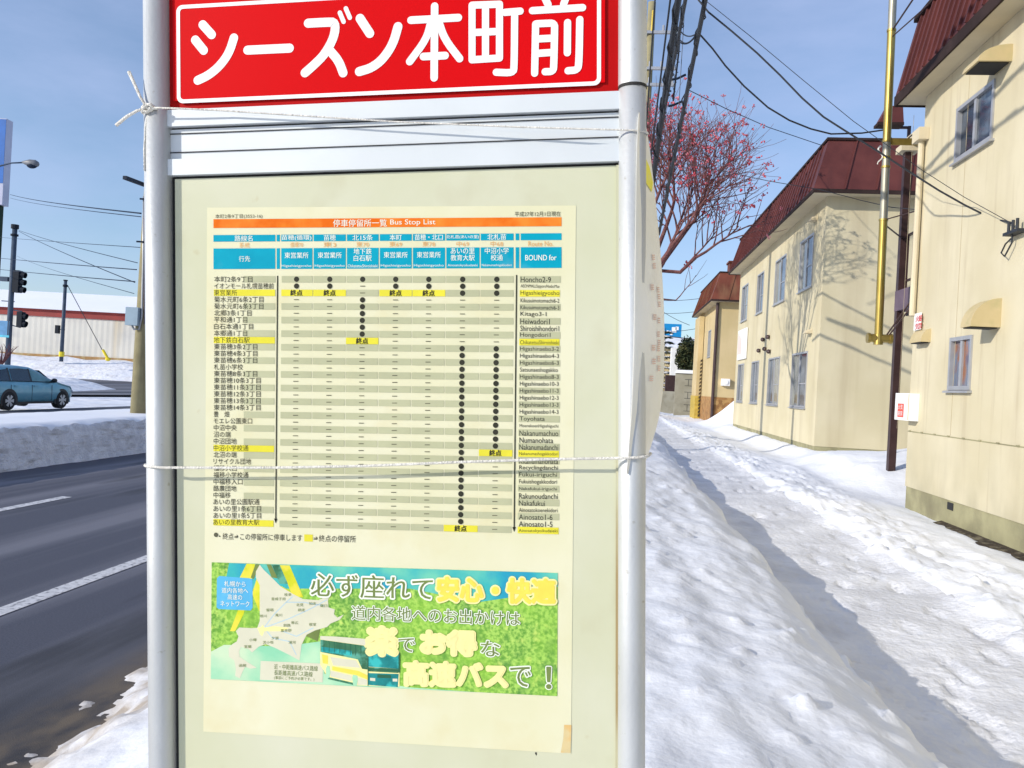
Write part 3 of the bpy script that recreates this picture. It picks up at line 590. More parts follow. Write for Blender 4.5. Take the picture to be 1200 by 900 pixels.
R_ = [(192, .30), (214, .34), (225, .62), (214, .80), (196, .62), (184, .40)]
yp.poly([on_sheet(*p) for p in R_]); sh.part('yellow_patch', yp, M['sheet_yellow'], so_, local=True)
fm = MB()
for k, (py, t) in enumerate([(302, .50), (312, .52), (337, .42), (340, .62), (348, .64), (357, .65), (372, .48), (376, .62), (392, .60), (402, .62), (408, .44), (409, .60), (421, .62), (424, .46), (432, .63), (444, .40)]):
    for q in range(3):
        y0 = py-3.5+q*2.4; fm.poly([on_sheet(y0, t-.05), on_sheet(y0, t+.05), on_sheet(y0+1.3, t+.05), on_sheet(y0+1.3, t-.05)])
sh.part('faded_print', fm, M['faded_red'], so_, local=True)
# ------------------------------------------------ strings
M['string'] = mat('cotton_string', (.78, .76, .70), .8, .12, 120, .6, 400)
def lp(p): return SM @ p
def twine(name, pts, r, label):
    m = MB(); m.tube([lp(p) for p in pts], r, 7); return single(name, m, M['string'], label, 'string', 'strings tied round the bus stop', True)
def loop(u, v0, v1, a0, a1, r=.0168, n=10): return [Vector((u+r*cos(R(a0+(a1-a0)*k/n)), r*sin(R(a0+(a1-a0)*k/n)), v0+(v1-v0)*k/n)) for k in range(n+1)]
def SL(px, py, w): p = S(px, py, w); return p
a, b = SL(190, 548, .017), SL(744, 536.5, .0185)
mid_ = [SL(250, 548.2, .016), SL(330, 548.0, .0155), SL(430, 546, .0155), SL(540, 541.5, .0155), SL(640, 538.3, .016), SL(728, 536.8, .018)]
twine('string', loop(UL, a.z+.0025, a.z+.001, 80, 250, .0165)+[a]+mid_+[b]+[Vector((b.x+.014, -.012, b.z+.001)), Vector((b.x+.018, .01, b.z+.002))], .0016, 'white string tied straight across the lower half of the timetable')
b = S(742, 153, .017)
up1 = [SL(176, 126, .0165), SL(215, 127.3, .015), SL(260, 129.5, .012), SL(360, 136, .010), SL(460, 142.5, .010), SL(600, 148.5, .012), SL(700, 151.5, .015), SL(742, 152.6, .0172)]
twine('string', up1+loop(UR, b.z, b.z+.002, -60, 80, .0166), .0010, 'thin white string knotted at the left post and slanting down across the metal rail')
kn = Thing('string_knot', SM @ S(170, 128, .014), 'frayed knot of cream string with two loose ends on the left post', 'knot', 'strings tied round the bus stop')
k_ = MB(); c = S(173, 127, .0165)
for q in range(3): k_.tube([lp(c+Vector((.006*cos(t*.8+q*2), -.002*sin(t+q), .0045*sin(t*.9+q*2.1)))) for t in range(8)], .0016, 6)
k_.tube([lp(p) for p in loop(UL, c.z-.001, c.z, 100, 300, .0168)], .0016, 6)
kn.part('wraps', k_, M['string'], smooth=True)
for pts in ([(172, 126), (164, 113), (157, 97), (151, 84)], [(170, 127), (160, 130), (148, 137), (136, 147)]):
    m = MB(); m.tube([lp(S(*p, .018)) for p in pts], [.0014, .0017, .0019, .0021], 7); kn.part('loose_end', m, M['string'], smooth=True)
m = MB(); m.tube([lp(S(*p, .013)) for p in [(174, 128), (170.5, 150), (169, 175), (169.5, 200)]], .0011, 6); kn.part('hanging_strand', m, M['string'], smooth=True)
for i, px in ((1, (757, 880)), (2, (754, 893)), (3, (628, 884)), (4, (738, 894))): pass
# ------------------------------------------------------------------ buildings on the right
M['frame'] = mat('window_aluminium', (.42, .43, .45), .4, .06, 6, metal=.4)
M['frame_dark'] = mat('window_bronze', (.20, .19, .18), .45, .1, 6, metal=.3)
def glass(name, c1, c2, sc=1.5, st=(1, 1, 1)):
    m = mat(name, c1, .06, .2, sc, col2=c2, pos=(.42, .58), stretch=st, spec=.8); return m
M['glass'] = glass('window_glass', (.020, .030, .045), (.11, .14, .18), 1.4)  # paler patches put reflections into the pane colour
M['glass_curtain'] = glass('glass_over_curtain', (.15, .16, .13), (.30, .30, .26), 3, (5, 5, .2))
M['glass_red'] = glass('glass_over_clutter', (.24, .085, .03), (.12, .15, .22), 4.5, (2, 2, .9))
M['hood'] = layer(mat('hood_enamel', (.50, .405, .215), .6, .05, 3, col2=(.56, .46, .26)), (.40, .36, .18), 7, (.5, .7), fac=.6)
M['brown_metal'] = mat('brown_painted_steel', (.045, .022, .022), .45, .2, 5)
M['gold'] = layer(mat('tarnished_brass_pipe', (.36, .26, .06), .36, .15, 2, metal=.75, col2=(.44, .33, .10)), (.18, .11, .03), 2.5, (.55, .75), (1, 1, .3), fac=.7)
M['silver'] = layer(mat('galvanised_pipe', (.34, .325, .26), .45, .08, 3, metal=.6), (.40, .34, .20), 2, (.52, .72), fac=.6)
M['black_rubber'] = mat('cable_black', (.018, .022, .03), .55, .2, 10)
def facade_x(mb, X, y0, y1, z0, z1, ops, dep):
    """wall in the plane x = X facing -x with recessed openings (ya, yb, za, zb)"""
    yy = sorted({y0, y1} | {v for o in ops for v in o[:2]}); zz = sorted({z0, z1} | {v for o in ops for v in o[2:]})
    for a, b in zip(yy, yy[1:]):
        for c, d in zip(zz, zz[1:]):
            if any(o[0] <= a and b <= o[1] and o[2] <= c and d <= o[3] for o in ops): continue
            mb.poly([(X, a, c), (X, b, c), (X, b, d), (X, a, d)])
    for ya, yb, za, zb in ops:
        mb.poly([(X, ya, za), (X+dep, ya, za), (X+dep, yb, za), (X, yb, za)]); mb.poly([(X, ya, zb), (X+dep, ya, zb), (X+dep, yb, zb), (X, yb, zb)])
        mb.poly([(X, ya, za), (X+dep, ya, za), (X+dep, ya, zb), (X, ya, zb)]); mb.poly([(X, yb, za), (X+dep, yb, za), (X+dep, yb, zb), (X, yb, zb)])
def window_x(th, X, ya, yb, za, zb, mats, proud=.02, fm='frame', tr=False):
    f = MB(); x0, x1 = X-proud, X+.06; t = .045
    f.box((x0, ya, za), (x1, ya+t, zb)); f.box((x0, yb-t, za), (x1, yb, zb)); f.box((x0, ya+t, za), (x1, yb-t, za+t)); f.box((x0, ya+t, zb-t), (x1, yb-t, zb))
    mdl = (ya+yb)/2; f.box((x0+.015, mdl-.03, za+t), (x1, mdl+.03, zb-t))
    if tr: f.box((x0+.02, ya+t, za+(zb-za)*.42), (x1, mdl-.03, za+(zb-za)*.42+.03))
    fo = th.part('window', f, M[fm])
    for k, (a, b) in enumerate(((ya+t, mdl-.03), (mdl+.03, yb-t))):
        g_ = MB(); xx = X+.018+.018*k; g_.box((xx, a, za+t), (xx+.008, b, zb-t)); th.part('pane', g_, M[mats[k]], fo)
    s = MB(); s.hexa([(X-.055, ya-.04, za-.035), (X+.0, ya-.04, za-.03), (X+.0, yb+.04, za-.03), (X-.055, yb+.04, za-.035), (X-.055, ya-.04, za-.012), (X+.0, ya-.04, za-.002), (X+.0, yb+.04, za-.002), (X-.055, yb+.04, za-.012)])
    th.part('sill', s, M[fm], fo)
def hood(th, name, Yn, Yf, Xw, za, zb, proj_, m='soffit'):
    """quarter-round vent hood on a street wall"""
    pts = [(Xw-proj_*cos(R(90*k/10)), za+(zb-za)*sin(R(90*k/10))) for k in range(11)]
    mb = MB(); mb.prism([(x, Yn, z) for x, z in pts]+[(Xw, Yn, za)], (0, Yf-Yn, 0)); o = th.part(name, mb, M['hood'])
    d = MB(); d.box((Xw-proj_*.93, Yn+.03, za-.012), (Xw-.02, Yf-.03, za-.002)); th.part('dark_underside', d, M['gap'], o); return o  # plain near-black plate across the underside of the hood
def mansard(th, X0, X1, Y0, Y1, zs, over, zt, inset, m, rib=.28, iy=None, fas=.12):
    """soffit slab, fascia and ribbed mansard slopes on the street side and the two ends"""
    xa, xb, ya, yb = X0-over, X1+over, Y0-over, Y1+over
    s = MB(); s.box((xa+.03, ya+.03, zs), (xb-.03, yb-.03, zs+.05)); th.part('soffit', s, M['soffit'])
    f = MB(); zf = zs+.052
    f.box((xa, ya, zs-.02), (xa+.028, yb, zs+fas)); f.box((xa+.03, ya, zs-.02), (xb, ya+.028, zs+fas)); f.box((xa+.03, yb-.028, zs-.02), (xb, yb, zs+fas)); th.part('fascia', f, M['fascia'])
    r = MB(); zb_ = zs+fas+.004; ix = inset; iy = inset*.9 if iy is None else iy
    c = [(xa+.01, ya+.01, zb_), (xb-.01, ya+.01, zb_), (xb-.01, yb-.01, zb_), (xa+.01, yb-.01, zb_)]
    t = [(xa+ix, ya+iy, zt), (xb-ix, ya+iy, zt), (xb-ix, yb-iy, zt), (xa+ix, yb-iy, zt)]
    r.hexa(c+t); rb = r
    def ribs(a, b, ta, tb, nrm, step):
        a, b, ta, tb = map(Vector, (a, b, ta, tb)); n = int((b-a).length/step); nrm = Vector(nrm)
        for k in range(1, n):
            p = a.lerp(b, k/n); q = ta.lerp(tb, k/n); e = (b-a).normalized()*.013
            if True: rb.hexa([p-e, p+e, p+e+nrm*.03, p-e+nrm*.03, q-e, q+e, q+e+nrm*.03, q-e+nrm*.03])
    ribs(c[0], c[3], t[0], t[3], Vector((-(zt-zb_), 0, ix)).normalized(), rib); ribs(c[0], c[1], t[0], t[1], Vector((0, -(zt-zb_), ix)).normalized(), rib*1.6)
    ro = th.part('roof', r, M[m])
    cp = MB(); cp.box((t[0][0]-.04, t[0][1]-.04, zt+.002), (t[2][0]+.04, t[2][1]+.04, zt+.06)); th.part('roof_cap', cp, M['fascia'], ro)
    return ro
# --- nearest house
XA, YC = 4.0, 11.68
nh = Thing('apartment_house', (XA, 5, 0), 'nearest cream two storey house, cut off by the right edge of the photo', 'house', 'cream houses along the pavement')
opsA = [(9.58, 10.58, 4.31, 4.97), (9.80, 10.41, 1.56, 2.18), (5.2, 6.6, 4.1, 5.0), (5.0, 6.6, 1.5, 2.4)]
wm = MB(); facade_x(wm, XA, -4, YC, .27, 5.498, opsA, .09); wm.poly([(XA, YC, .27), (12, YC, .27), (12, YC, 5.498), (XA, YC, 5.498)]); wm.poly([(12, -4, .27), (12, YC, .27), (12, YC, 5.498), (12, -4, 5.498)]); wm.poly([(XA, -4, .27), (12, -4, .27), (12, -4, 5.498), (XA, -4, 5.498)])
wo_ = nh.part('wall', wm, M['wall'])
jn = MB(); jn.box((XA-.004, -4, 1.0), (XA-.0005, YC+.0, 1.012)); 
for k in range(9): jn.box((XA-.012, 8.2+k*.42, 1.004), (XA-.0045, 8.2+k*.42+.06, 1.02))
nh.part('panel_joint', jn, M['foundation'], wo_)
fm_ = MB(); fm_.box((XA+.012, -4, -.5), (12, YC-.012, .268)); fo_ = nh.part('foundation', fm_, M['foundation'])
jv = MB()
for k in range(6): jv.box((XA-.0025, 3.0+k*1.82, 1.02), (XA-.0003, 3.008+k*1.82, 5.4))
nh.part('siding_joint', jv, mat('joint_shade', (.42, .35, .22), .9, .05), wo_)
hv = MB(); hv.box((XA+.004, 10.12, .16), (XA+.0115, 10.28, .245)); nh.part('vent_hole', hv, M['gap'], fo_)
window_x(nh, XA, *opsA[0], ('glass', 'glass')); window_x(nh, XA, *opsA[1], ('glass_red', 'glass_red')); window_x(nh, XA, *opsA[2], ('glass', 'glass_curtain')); window_x(nh, XA, *opsA[3], ('glass', 'glass_curtain'))
tip = hy(1137, 384, 9.16).x; far = hx(1125, 386, tip).y
hood(nh, 'vent_hood', 9.16, min(far, 9.9), XA, 2.215, 2.52, XA-tip)
tip2 = hy(1160, 86, 9.22).x
hood(nh, 'vent_hood', 9.22, 9.62, XA, 5.02, 5.20, .34); hood(nh, 'vent_hood', 11.05, 11.45, XA, 2.17, 2.34, .12)
mansard(nh, XA, 12, -4, YC+.05, 5.50, .30, 6.66, .25, 'roof', .21, .02)
# anchor bracket with insulators for the service cables
ab_ = Vector((XA, 8.86, 3.17)); br = MB(); br.box((XA-.10, 8.70, 3.13), (XA-.002, 9.0, 3.16))
for k in range(3): br.tube([(XA-.07, 8.76+.09*k, 3.16), (XA-.07, 8.76+.09*k, 3.27)], .016, 8)
br.tube([(XA-.06, 8.88, 3.13), (XA-.05, 8.9, 3.05), (XA-.06, 9.02, 2.93), (XA-.06, 9.10, 2.98), (XA-.05, 9.04, 3.06), (XA-.04, 8.95, 3.10)], .008, 6)
nh.part('cable_bracket', br, M['black_rubber'])
dp = MB(); dp.tube([(XA-.05, YC-.07, 5.0), (XA-.05, YC-.07, 2.55)], .04, 10); dp.box((XA-.13, YC-.2, 4.88), (XA-.002, YC+.06, 5.04)); nh.part('downpipe', dp, M['soffit'], smooth=False)
bx = MB(); bx.box((XA-.13, 11.32, 1.15), (XA-.002, 11.84, 1.51)); bo = nh.part('meter_box', bx, M['white_paint'])
st_ = MB(); st_.box((XA-.134, 11.50, 1.19), (XA-.1305, 11.72, 1.37)); sto = nh.part('red_sticker', st_, mat('sticker_red', (.75, .09, .05), .5, .05), bo)
tx = MB()
for k, s in enumerate(('火気', '厳禁')): text_on(tx, s, lambda a, b, k=k: Vector((XA-.137, 11.70-.18*a, 1.325-.085*k+.065*b)))
nh.part('sticker_lettering', tx, M['white_paint'], sto)
hm_ = MB(); hm_.box((XA-.1335, 11.322, 1.16), (XA-.1305, 11.335, 1.50)); nh.part('box_hinge', hm_, M['orange_ink'], bo)
wp = MB(); p0 = hx(1071.5, 368, XA-.03); p1 = hx(1078.5, 386, XA-.03); wp.box((XA-.03, p1.y, p1.z), (XA-.02, p0.y, p0.z)); po = nh.part('wall_plate', wp, M['white_paint'])
tx = MB(); 
for k, s in enumerate(('火気', '厳禁')): 
    for q, ch in enumerate(s): text_on(tx, ch, lambda a, b, k=k, q=q: Vector((XA-.0335, p0.y-.06-(p0.y-p1.y)*.45*k-.13*a, p0.z-.075-.10*q+.085*b)))
nh.part('plate_lettering', tx, M['red'], po)
# stairs and their roof behind the far corner: post, landing, railings
YS = 13.6
pb = hz(1043, 565, .12); pt = hy(1065, 160, pb.y)
XP = pb.x
stp = Thing('outside_staircase', (XP, pb.y, 0), 'brown steel post, railing and landing of the outside stairs past the nearest house', 'staircase')
m = MB(); m.box((XP-.055, pb.y-.055, -.1), (XP+.055, pb.y+.055, 5.35)); stp.part('post', m, M['brown_metal'])
m = MB(); m.box((XP-.14, pb.y-.14, 5.352), (XP+.14, pb.y+.14, 5.45)); m.box((XP-.02, pb.y-.5, 5.452), (XP+2, pb.y+.3, 5.60)); stp.part('canopy', m, M['soffit'])
ZL = hy(1064, 352, pb.y).z
m = MB(); m.box((XP-.06, YC+.06, ZL-.18), (XP+1.6, pb.y+.06, ZL+.14)); stp.part('landing', m, mat('faded_purple_steel', (.13, .09, .12), .6, .15, 3))
m = MB(); zr = hy(1074, 258, 12.6).z; zb_ = ZL+.18
for y0, y1 in ((YC+.10, pb.y),): 
    m.box((XP+.03, y0, zr-.03), (XP+.07, y1, zr)); m.box((XP+.03, y0, zb_+.10), (XP+.07, y1, zb_+.13))
    for k in range(9): y = y0+.1+k*(y1-y0-.2)/8; m.box((XP+.04, y-.009, zb_-.04), (XP+.06, y+.009, zr-.03))
stp.part('railing', m, M['brown_metal'])
m = MB()
for k in range(9): m.box((XP+.1+k*.28, YC+.9, ZL-.25-k*.27), (XP+.42+k*.28, pb.y, ZL-.20-k*.27))
stp.part('step', m, M['brown_metal'])
sr_ = Thing('stair_roof', (XP, 14, 5.4), 'small red mansard end of the stair roof behind the golden flue', 'roof')
c = hy(1030, 143, 15.2)
m = MB(); x0 = c.x; m.hexa([(x0, 15.2, c.z), (x0+.42, 15.2, c.z), (x0+.42, 15.42, c.z), (x0, 15.42, c.z), (x0+.14, 15.23, c.z+.30), (x0+.40, 15.23, c.z+.30), (x0+.40, 15.4, c.z+.30), (x0+.14, 15.4, c.z+.30)]); sr_.part('slope', m, M['roof'])
m = MB(); m.box((x0-.02, 15.18, c.z-.05), (x0+.42, 15.43, c.z-.002)); sr_.part('fascia', m, M['fascia'])
m = MB(); xq = XP*15.4/pb.y; m.box((xq-.025, 15.375, c.z-6.3), (xq+.025, 15.425, c.z-.002)); m.box((x0+.422, 15.385, c.z-.05), (xq-.026, 15.415, c.z-.004)); sr_.part('prop', m, M['brown_metal'])
# golden flue pipe hung beside the stairs
YF = 12.75
def fp(px, py): return hy(px, py, YF)
a, b = fp(1048, -40), fp(1029.5, 393)
def on_pipe(py): 
    t = (py+40)/433; return a.lerp(b, t)
fl = Thing('flue_pipe', b, 'tall golden and silver flue pipe ending in a tee beside the brown stair post', 'flue')
segs = [(-40, 36, 'silver'), (36, 166, 'gold'), (166, 258, 'silver'), (258, 393, 'gold')]
for s0, s1, mm in segs:
    m = MB(); m.tube([on_pipe(s0+.6), on_pipe(s1-.6)], .058 if mm == 'gold' else .056, 18); fl.part('pipe_section', m, M[mm], smooth=False)
for py in (36, 166, 185, 196, 258): m = MB(); m.tube([on_pipe(py-1.2), on_pipe(py+1.2)], .066, 18); fl.part('joint_ring', m, M['gold'])
m = MB(); e = on_pipe(396.5); 
m.tube([on_pipe(392), on_pipe(404)], .066, 16); m.tube([e+Vector((-.13, 0, 0)), e+Vector((.16, 0, 0))], .062, 16); m.tube([e+Vector((-.16, 0, 0)), e+Vector((-.12, 0, 0))], .075, 16); m.tube([e+Vector((.15, 0, 0)), e+Vector((.19, 0, 0))], .075, 16)
fl.part('tee', m, M['gold'])
m = MB(); e = on_pipe(166)
m.box((e.x, e.y-.02, e.z-.05), (e.x+.62, e.y+.0, e.z+.05)); fl.part('bracket', m, M['gold'])
q = on_pipe(37); q2 = on_pipe(44); q3 = on_pipe(262); q4 = on_pipe(258)
for p_, e_, r_ in ((q, Vector((3.95, YC-.35, q.z+.32)), .014), (q2, Vector((3.9, YC-.2, q2.z-.1)), .010), (on_pipe(394)+Vector((.1, 0, 0)), hy(1068, 352, 12.6), .012), (on_pipe(398)+Vector((.1, 0, 0)), hy(1069, 358, 12.6), .012),
                   (q3, Vector((XP, pb.y, q3.z-.03)), .012), (q4, Vector((XP+.05, YC+.2, q4.z+.12)), .009)):
    m = MB(); m.tube([p_, e_], r_, 6); fl.part('stay', m, M['brown_metal'])
m = MB(); q = on_pipe(172)+Vector((-.07, -.03, 0))
for k in range(9): m.tube([q+Vector((-.02-.035*sin(k*.9), 0, -.03*k)), q+Vector((-.02-.035*sin((k+1)*.9), 0, -.03*(k+1)))], .016-.001*k, 5)
fl.part('cable_tie', m, M['string'])
# --- second house
k2 = .923; XB, Y20, Y21 = 4.8, 20.08, 33.0
h2 = Thing('apartment_house', (XB, 26, 0), 'whole cream house with two rows of four windows and a dark red mansard roof', 'house', 'cream houses along the pavement')
zs2 = 6.14
lowy = [(21.15, 22.88), (24.5, 26.2), (27.85, 29.25), (30.9, 32.3)]; upy = [(21.15, 22.6), (24.35, 25.9), (27.8, 29.0), (30.9, 32.3)]
ops2 = [(a, b, 1.15, 2.56) for a, b in lowy]+[(a, b, 4.16, 5.50) for a, b in upy]
wm = MB(); facade_x(wm, XB, Y20, Y21, .28, zs2, ops2, .09); wm.poly([(XB, Y20, .28), (13, Y20, .28), (13, Y20, zs2), (XB, Y20, zs2)]); wm.poly([(XB, Y21, .28), (13, Y21, .28), (13, Y21, zs2), (XB, Y21, zs2)])
h2.part('wall', wm, M['wall2'])
m = MB(); m.box((XB+.012, Y20+.012, -.4), (13, Y21, .278)); h2.part('foundation', m, M['foundation'])
for k, o in enumerate(ops2): window_x(h2, XB, *o, ('glass', 'glass_curtain') if k in (0, 4, 5) else (('glass_curtain', 'glass') if k % 2 else ('glass', 'glass')), tr=True)
mansard(h2, XB, 13, Y20, Y21, zs2, .42, 7.42, .36, 'roof', .42, fas=.07)
for py, px in ((256, 957), (388, 951)):
    q = hx(px, py, XB); m = MB(); m.hexa([(XB-.16, q.y-.1, q.z-.06), (XB-.002, q.y-.1, q.z-.06), (XB-.002, q.y+.2, q.z-.06), (XB-.16, q.y+.2, q.z-.06), (XB-.13, q.y-.08, q.z+.02), (XB-.002, q.y-.1, q.z+.04), (XB-.002, q.y+.2, q.z+.04), (XB-.13, q.y+.18, q.z+.02)]); h2.part('vent_cap', m, M['soffit'])
for px, py in ((896, 398), (902, 395), (891, 411), (898, 409), (903, 412)): q = hx(px, py, XB); m = MB(); m.sphere(q+Vector((-.06, 0, 0)), (.07, .10, .07), 8, 5); m.tube([q+Vector((-.06, 0, 0)), q+Vector((.0, 0, .05))], .02, 5); h2.part('wall_lamp', m, M['brown_metal'])
q0, q1 = hx(866, 388, XB-.04), hx(874, 420, XB-.04)
m = MB(); m.box((XB-.06, q1.y, q1.z), (XB-.02, q0.y, q0.z)); so2 = h2.part('wall_sign', m, M['white_paint'])
m = MB()
for k in range(3): m.box((XB-.066, q0.y-.30-k*.28, q1.z+.20), (XB-.0615, q0.y-.16-k*.28, q0.z-.12-.1*k))
h2.part('faded_marks', m, M['faded_red'], so2)
# --- third house
XC, Y30, Y31 = 5.0, 40.8, 49.2
h3 = Thing('apartment_house', (XC, 45, 0), 'farthest ochre house with faded red roof, chimney and striped corner guard', 'house', 'cream houses along the pavement')
zs3 = 5.85
ops3 = [(43.4, 44.6, 3.3, 4.7)]
wm = MB(); facade_x(wm, XC, Y30, Y31, .2, zs3, ops3, .1); wm.poly([(XC, Y30, .2), (13, Y30, .2), (13, Y30, zs3), (XC, Y30, zs3)]); wm.poly([(XC, Y31, .2), (13, Y31, .2), (13, Y31, zs3), (XC, Y31, zs3)]); h3.part('wall', wm, M['wall3'])
m = MB(); m.box((XC-.03, Y30-.03, -.3), (13, Y31, 1.25)); h3.part('plinth', m, layer(mat('ochre_stone', (.30, .15, .05), .9, .3, 3, .5, 12), (.45, .27, .1), 5, (.5, .6), fac=.8))
window_x(h3, XC, *ops3[0], ('glass_curtain', 'glass_curtain'))
mansard(h3, XC, 13, Y30, Y31, zs3, .45, 7.25, .42, 'roof3', .5, fas=.07)
q = hx(838, 305, 5.3); q1 = hx(849, 305, 5.3)
m = MB(); m.box((5.9, 44.6, 7.2), (6.4, 45.5, 8.35)); m.box((5.84, 44.54, 8.352), (6.46, 45.56, 8.45)); h3.part('chimney', m, M['roof3'])
m = MB(); m.tube([(XC-.08, Y30-.06, 5.8), (XC-.08, Y30-.06, .0)], .075, 10); h3.part('downpipe', m, M['brown_metal'])
m = MB(); m.box((XC-.30, 46.6, -.2), (XC-.034, 48.9, zs3-.2)); pi_ = h3.part('porch_pier', m, M['wall3'])
m = MB(); m.box((XC-.34, 46.5, -.2), (XC-.302, 48.95, 1.25)); m.box((XC-.34, 46.46, -.2), (XC-.04, 46.497, 1.25)); h3.part('pier_base', m, mat('yellow_paint_worn', (.50, .36, .06), .7, .15, 5), pi_)
m = MB()
for k in range(16):
    z = .10+k*.2; m.hexa([(XC-.15, 46.40, z), (XC-.05, 46.40, z+.06), (XC-.05, 46.455, z+.06), (XC-.15, 46.455, z), (XC-.15, 46.40, z+.12), (XC-.05, 46.40, z+.18), (XC-.05, 46.455, z+.18), (XC-.15, 46.455, z+.12)])
h3.part('hazard_stripes', m, mat('hazard_black', (.06, .04, .02), .7, .2), pi_)
q = hy(850, 448, Y30-.1); m = MB(); m.box((q.x-.2, Y30-.22, q.z-.17), (q.x+.2, Y30-.002, q.z+.17)); m.tube([(q.x, Y30-.26, q.z), (q.x, Y30-.22, q.z)], .12, 12); h3.part('meter', m, M['white_paint'])
# ------------------------------------------------ beyond the houses
M['block'] = layer(mat('concrete_block', (.30, .28, .21), .9, .12, 1.5, .3, 20, col2=(.36, .34, .27)), (.18, .16, .11), 2, (.5, .75), fac=.6)
bw = Thing('block_wall', (5.2, 52, 0), 'grey concrete block wall capped with snow beyond the farthest house', 'wall')
D2 = 52.
q0, q1, q2 = hy(792, 437, D2), hy(830, 440, D2), hy(792, 482, D2); qs = hy(803, 440, D2)
m = MB(); m.box((q0.x, D2, -.4), (q0.x+6, D2+.25, q0.z)); wl = bw.part('wall', m, M['block'])
m = MB(); zc = q0.z-.12
for k in range(6): m.box((qs.x, D2-.008, .25+k*.39), (q0.x+6, D2-.002, .275+k*.39))
for k in range(6):
    for j in range(6): x = qs.x+.2+j*.6+(.3 if k % 2 else 0); m.box((x, D2-.0085, .275+k*.39), (x+.025, D2-.0025, .64+k*.39))
bw.part('mortar_lines', m, M['gap'], wl)
m = MB(); m.hexa([(q0.x-.05, D2-.1, q0.z+.002), (q0.x+6, D2-.1, q0.z+.002), (q0.x+6, D2+.4, q0.z+.002), (q0.x-.05, D2+.4, q0.z+.002), (q0.x+.1, D2, q0.z+.2), (q0.x+6, D2, q0.z+.28), (q0.x+6, D2+.3, q0.z+.28), (q0.x+.1, D2+.3, q0.z+.2)]); bw.part('snow_cap', m, M['snow'])
m = MB(); ql = hy(776, 460, D2+4); m.box((ql.x-3, D2+4, -.4), (q0.x+.5, D2+4.25, hy(776, 458, D2+4).z)); tag(single('low_wall', m, M['block'], 'low grey concrete wall left of the tall block wall', 'wall'))
# teal sign, board, far house, far sign
def board(name, x0, y0, x1, y1, D, m, label, cat, th_=.3, legs=True):
    a, b = hy(x0, y0, D), hy(x1, y1, D); t = Thing(name, ((a.x+b.x)/2, D, 0), label, cat)
    q = MB(); q.box((a.x, D, b.z), (b.x, D+th_, a.z)); o = t.part('panel', q, m)
    if legs:
        q = MB()
        for x in (a.x+.1, b.x-.1): q.box((x-.06, D+.05, -.5), (x+.06, D+.17, b.z-.002))
        t.part('leg', q, M['frame_dark'])
    return t, o, a, b
t, o, a, b = board('street_sign', 812.5, 425, 819, 437.5, 53.5, mat('teal_sign', (.0, .42, .40), .4, .05), 'small teal sign showing above the snow capped block wall', 'sign', .08)
m = MB(); m.box((a.x+.03, 53.49, b.z+.42), (b.x-.03, 53.498, a.z-.05)); t.part('dark_upper_face', m, mat('sign_dark', (.03, .12, .14), .4), o)
t, o, a, b = board('site_cabinet', 787.5, 407, 793.5, 440, 58, M['white_paint'], 'tall pale cabinet standing between the snowy conifer and the green bush', 'cabinet', 1.2, False)
m = MB(); m.box((b.x+.002, 58.05, -.5), (b.x+.55, 59.1, a.z-.03)); t.part('grey_side', m, M['frame'])
m = MB(); m.box((a.x-.3, 58, -.5), (b.x+.0, 59, b.z-.002)); t.part('base', m, M['brown_metal'])
t, o, a, b = board('billboard', 776, 379, 798, 398, 90, mat('billboard_blue', (.0, .22, .50), .4, .05), 'bright blue billboard with a white mark high over the far roofs', 'billboard', .5)
m = MB()
cxm, czm = (a.x*.40+b.x*.60), (a.z*.45+b.z*.55); h_ = (a.z-b.z)
for dx, dz, w_, hh in ((-.38, -.05, .22, .14), (-.12, .0, .30, .34), (.12, .16, .20, .22), (-.22, -.18, .16, .12)): m.box((cxm+dx*h_-.0, 89.97, czm+dz*h_), (cxm+(dx+w_)*h_, 89.99, czm+(dz+hh)*h_))
t.part('white_mark', m, M['white_paint'], o)
fh = Thing('far_house', (6, 80, 0), 'low far house under a thick white roof of snow beyond the bush', 'house')
a, b = hy(770, 399, 80), hy(835, 410, 80); m = MB(); m.box((a.x, 80, -.5), (b.x, 88, b.z)); fh.part('wall', m, M['wall3'])
m = MB(); m.hexa([(a.x-.5, 79.3, b.z), (b.x+.5, 79.3, b.z), (b.x+.5, 89, b.z), (a.x-.5, 89, b.z), (a.x-.4, 83, a.z+.6), (b.x+.4, 83, a.z+.6), (b.x+.4, 86, a.z+.6), (a.x-.4, 86, a.z+.6)]); fh.part('snow_roof', m, M['snow_far'])
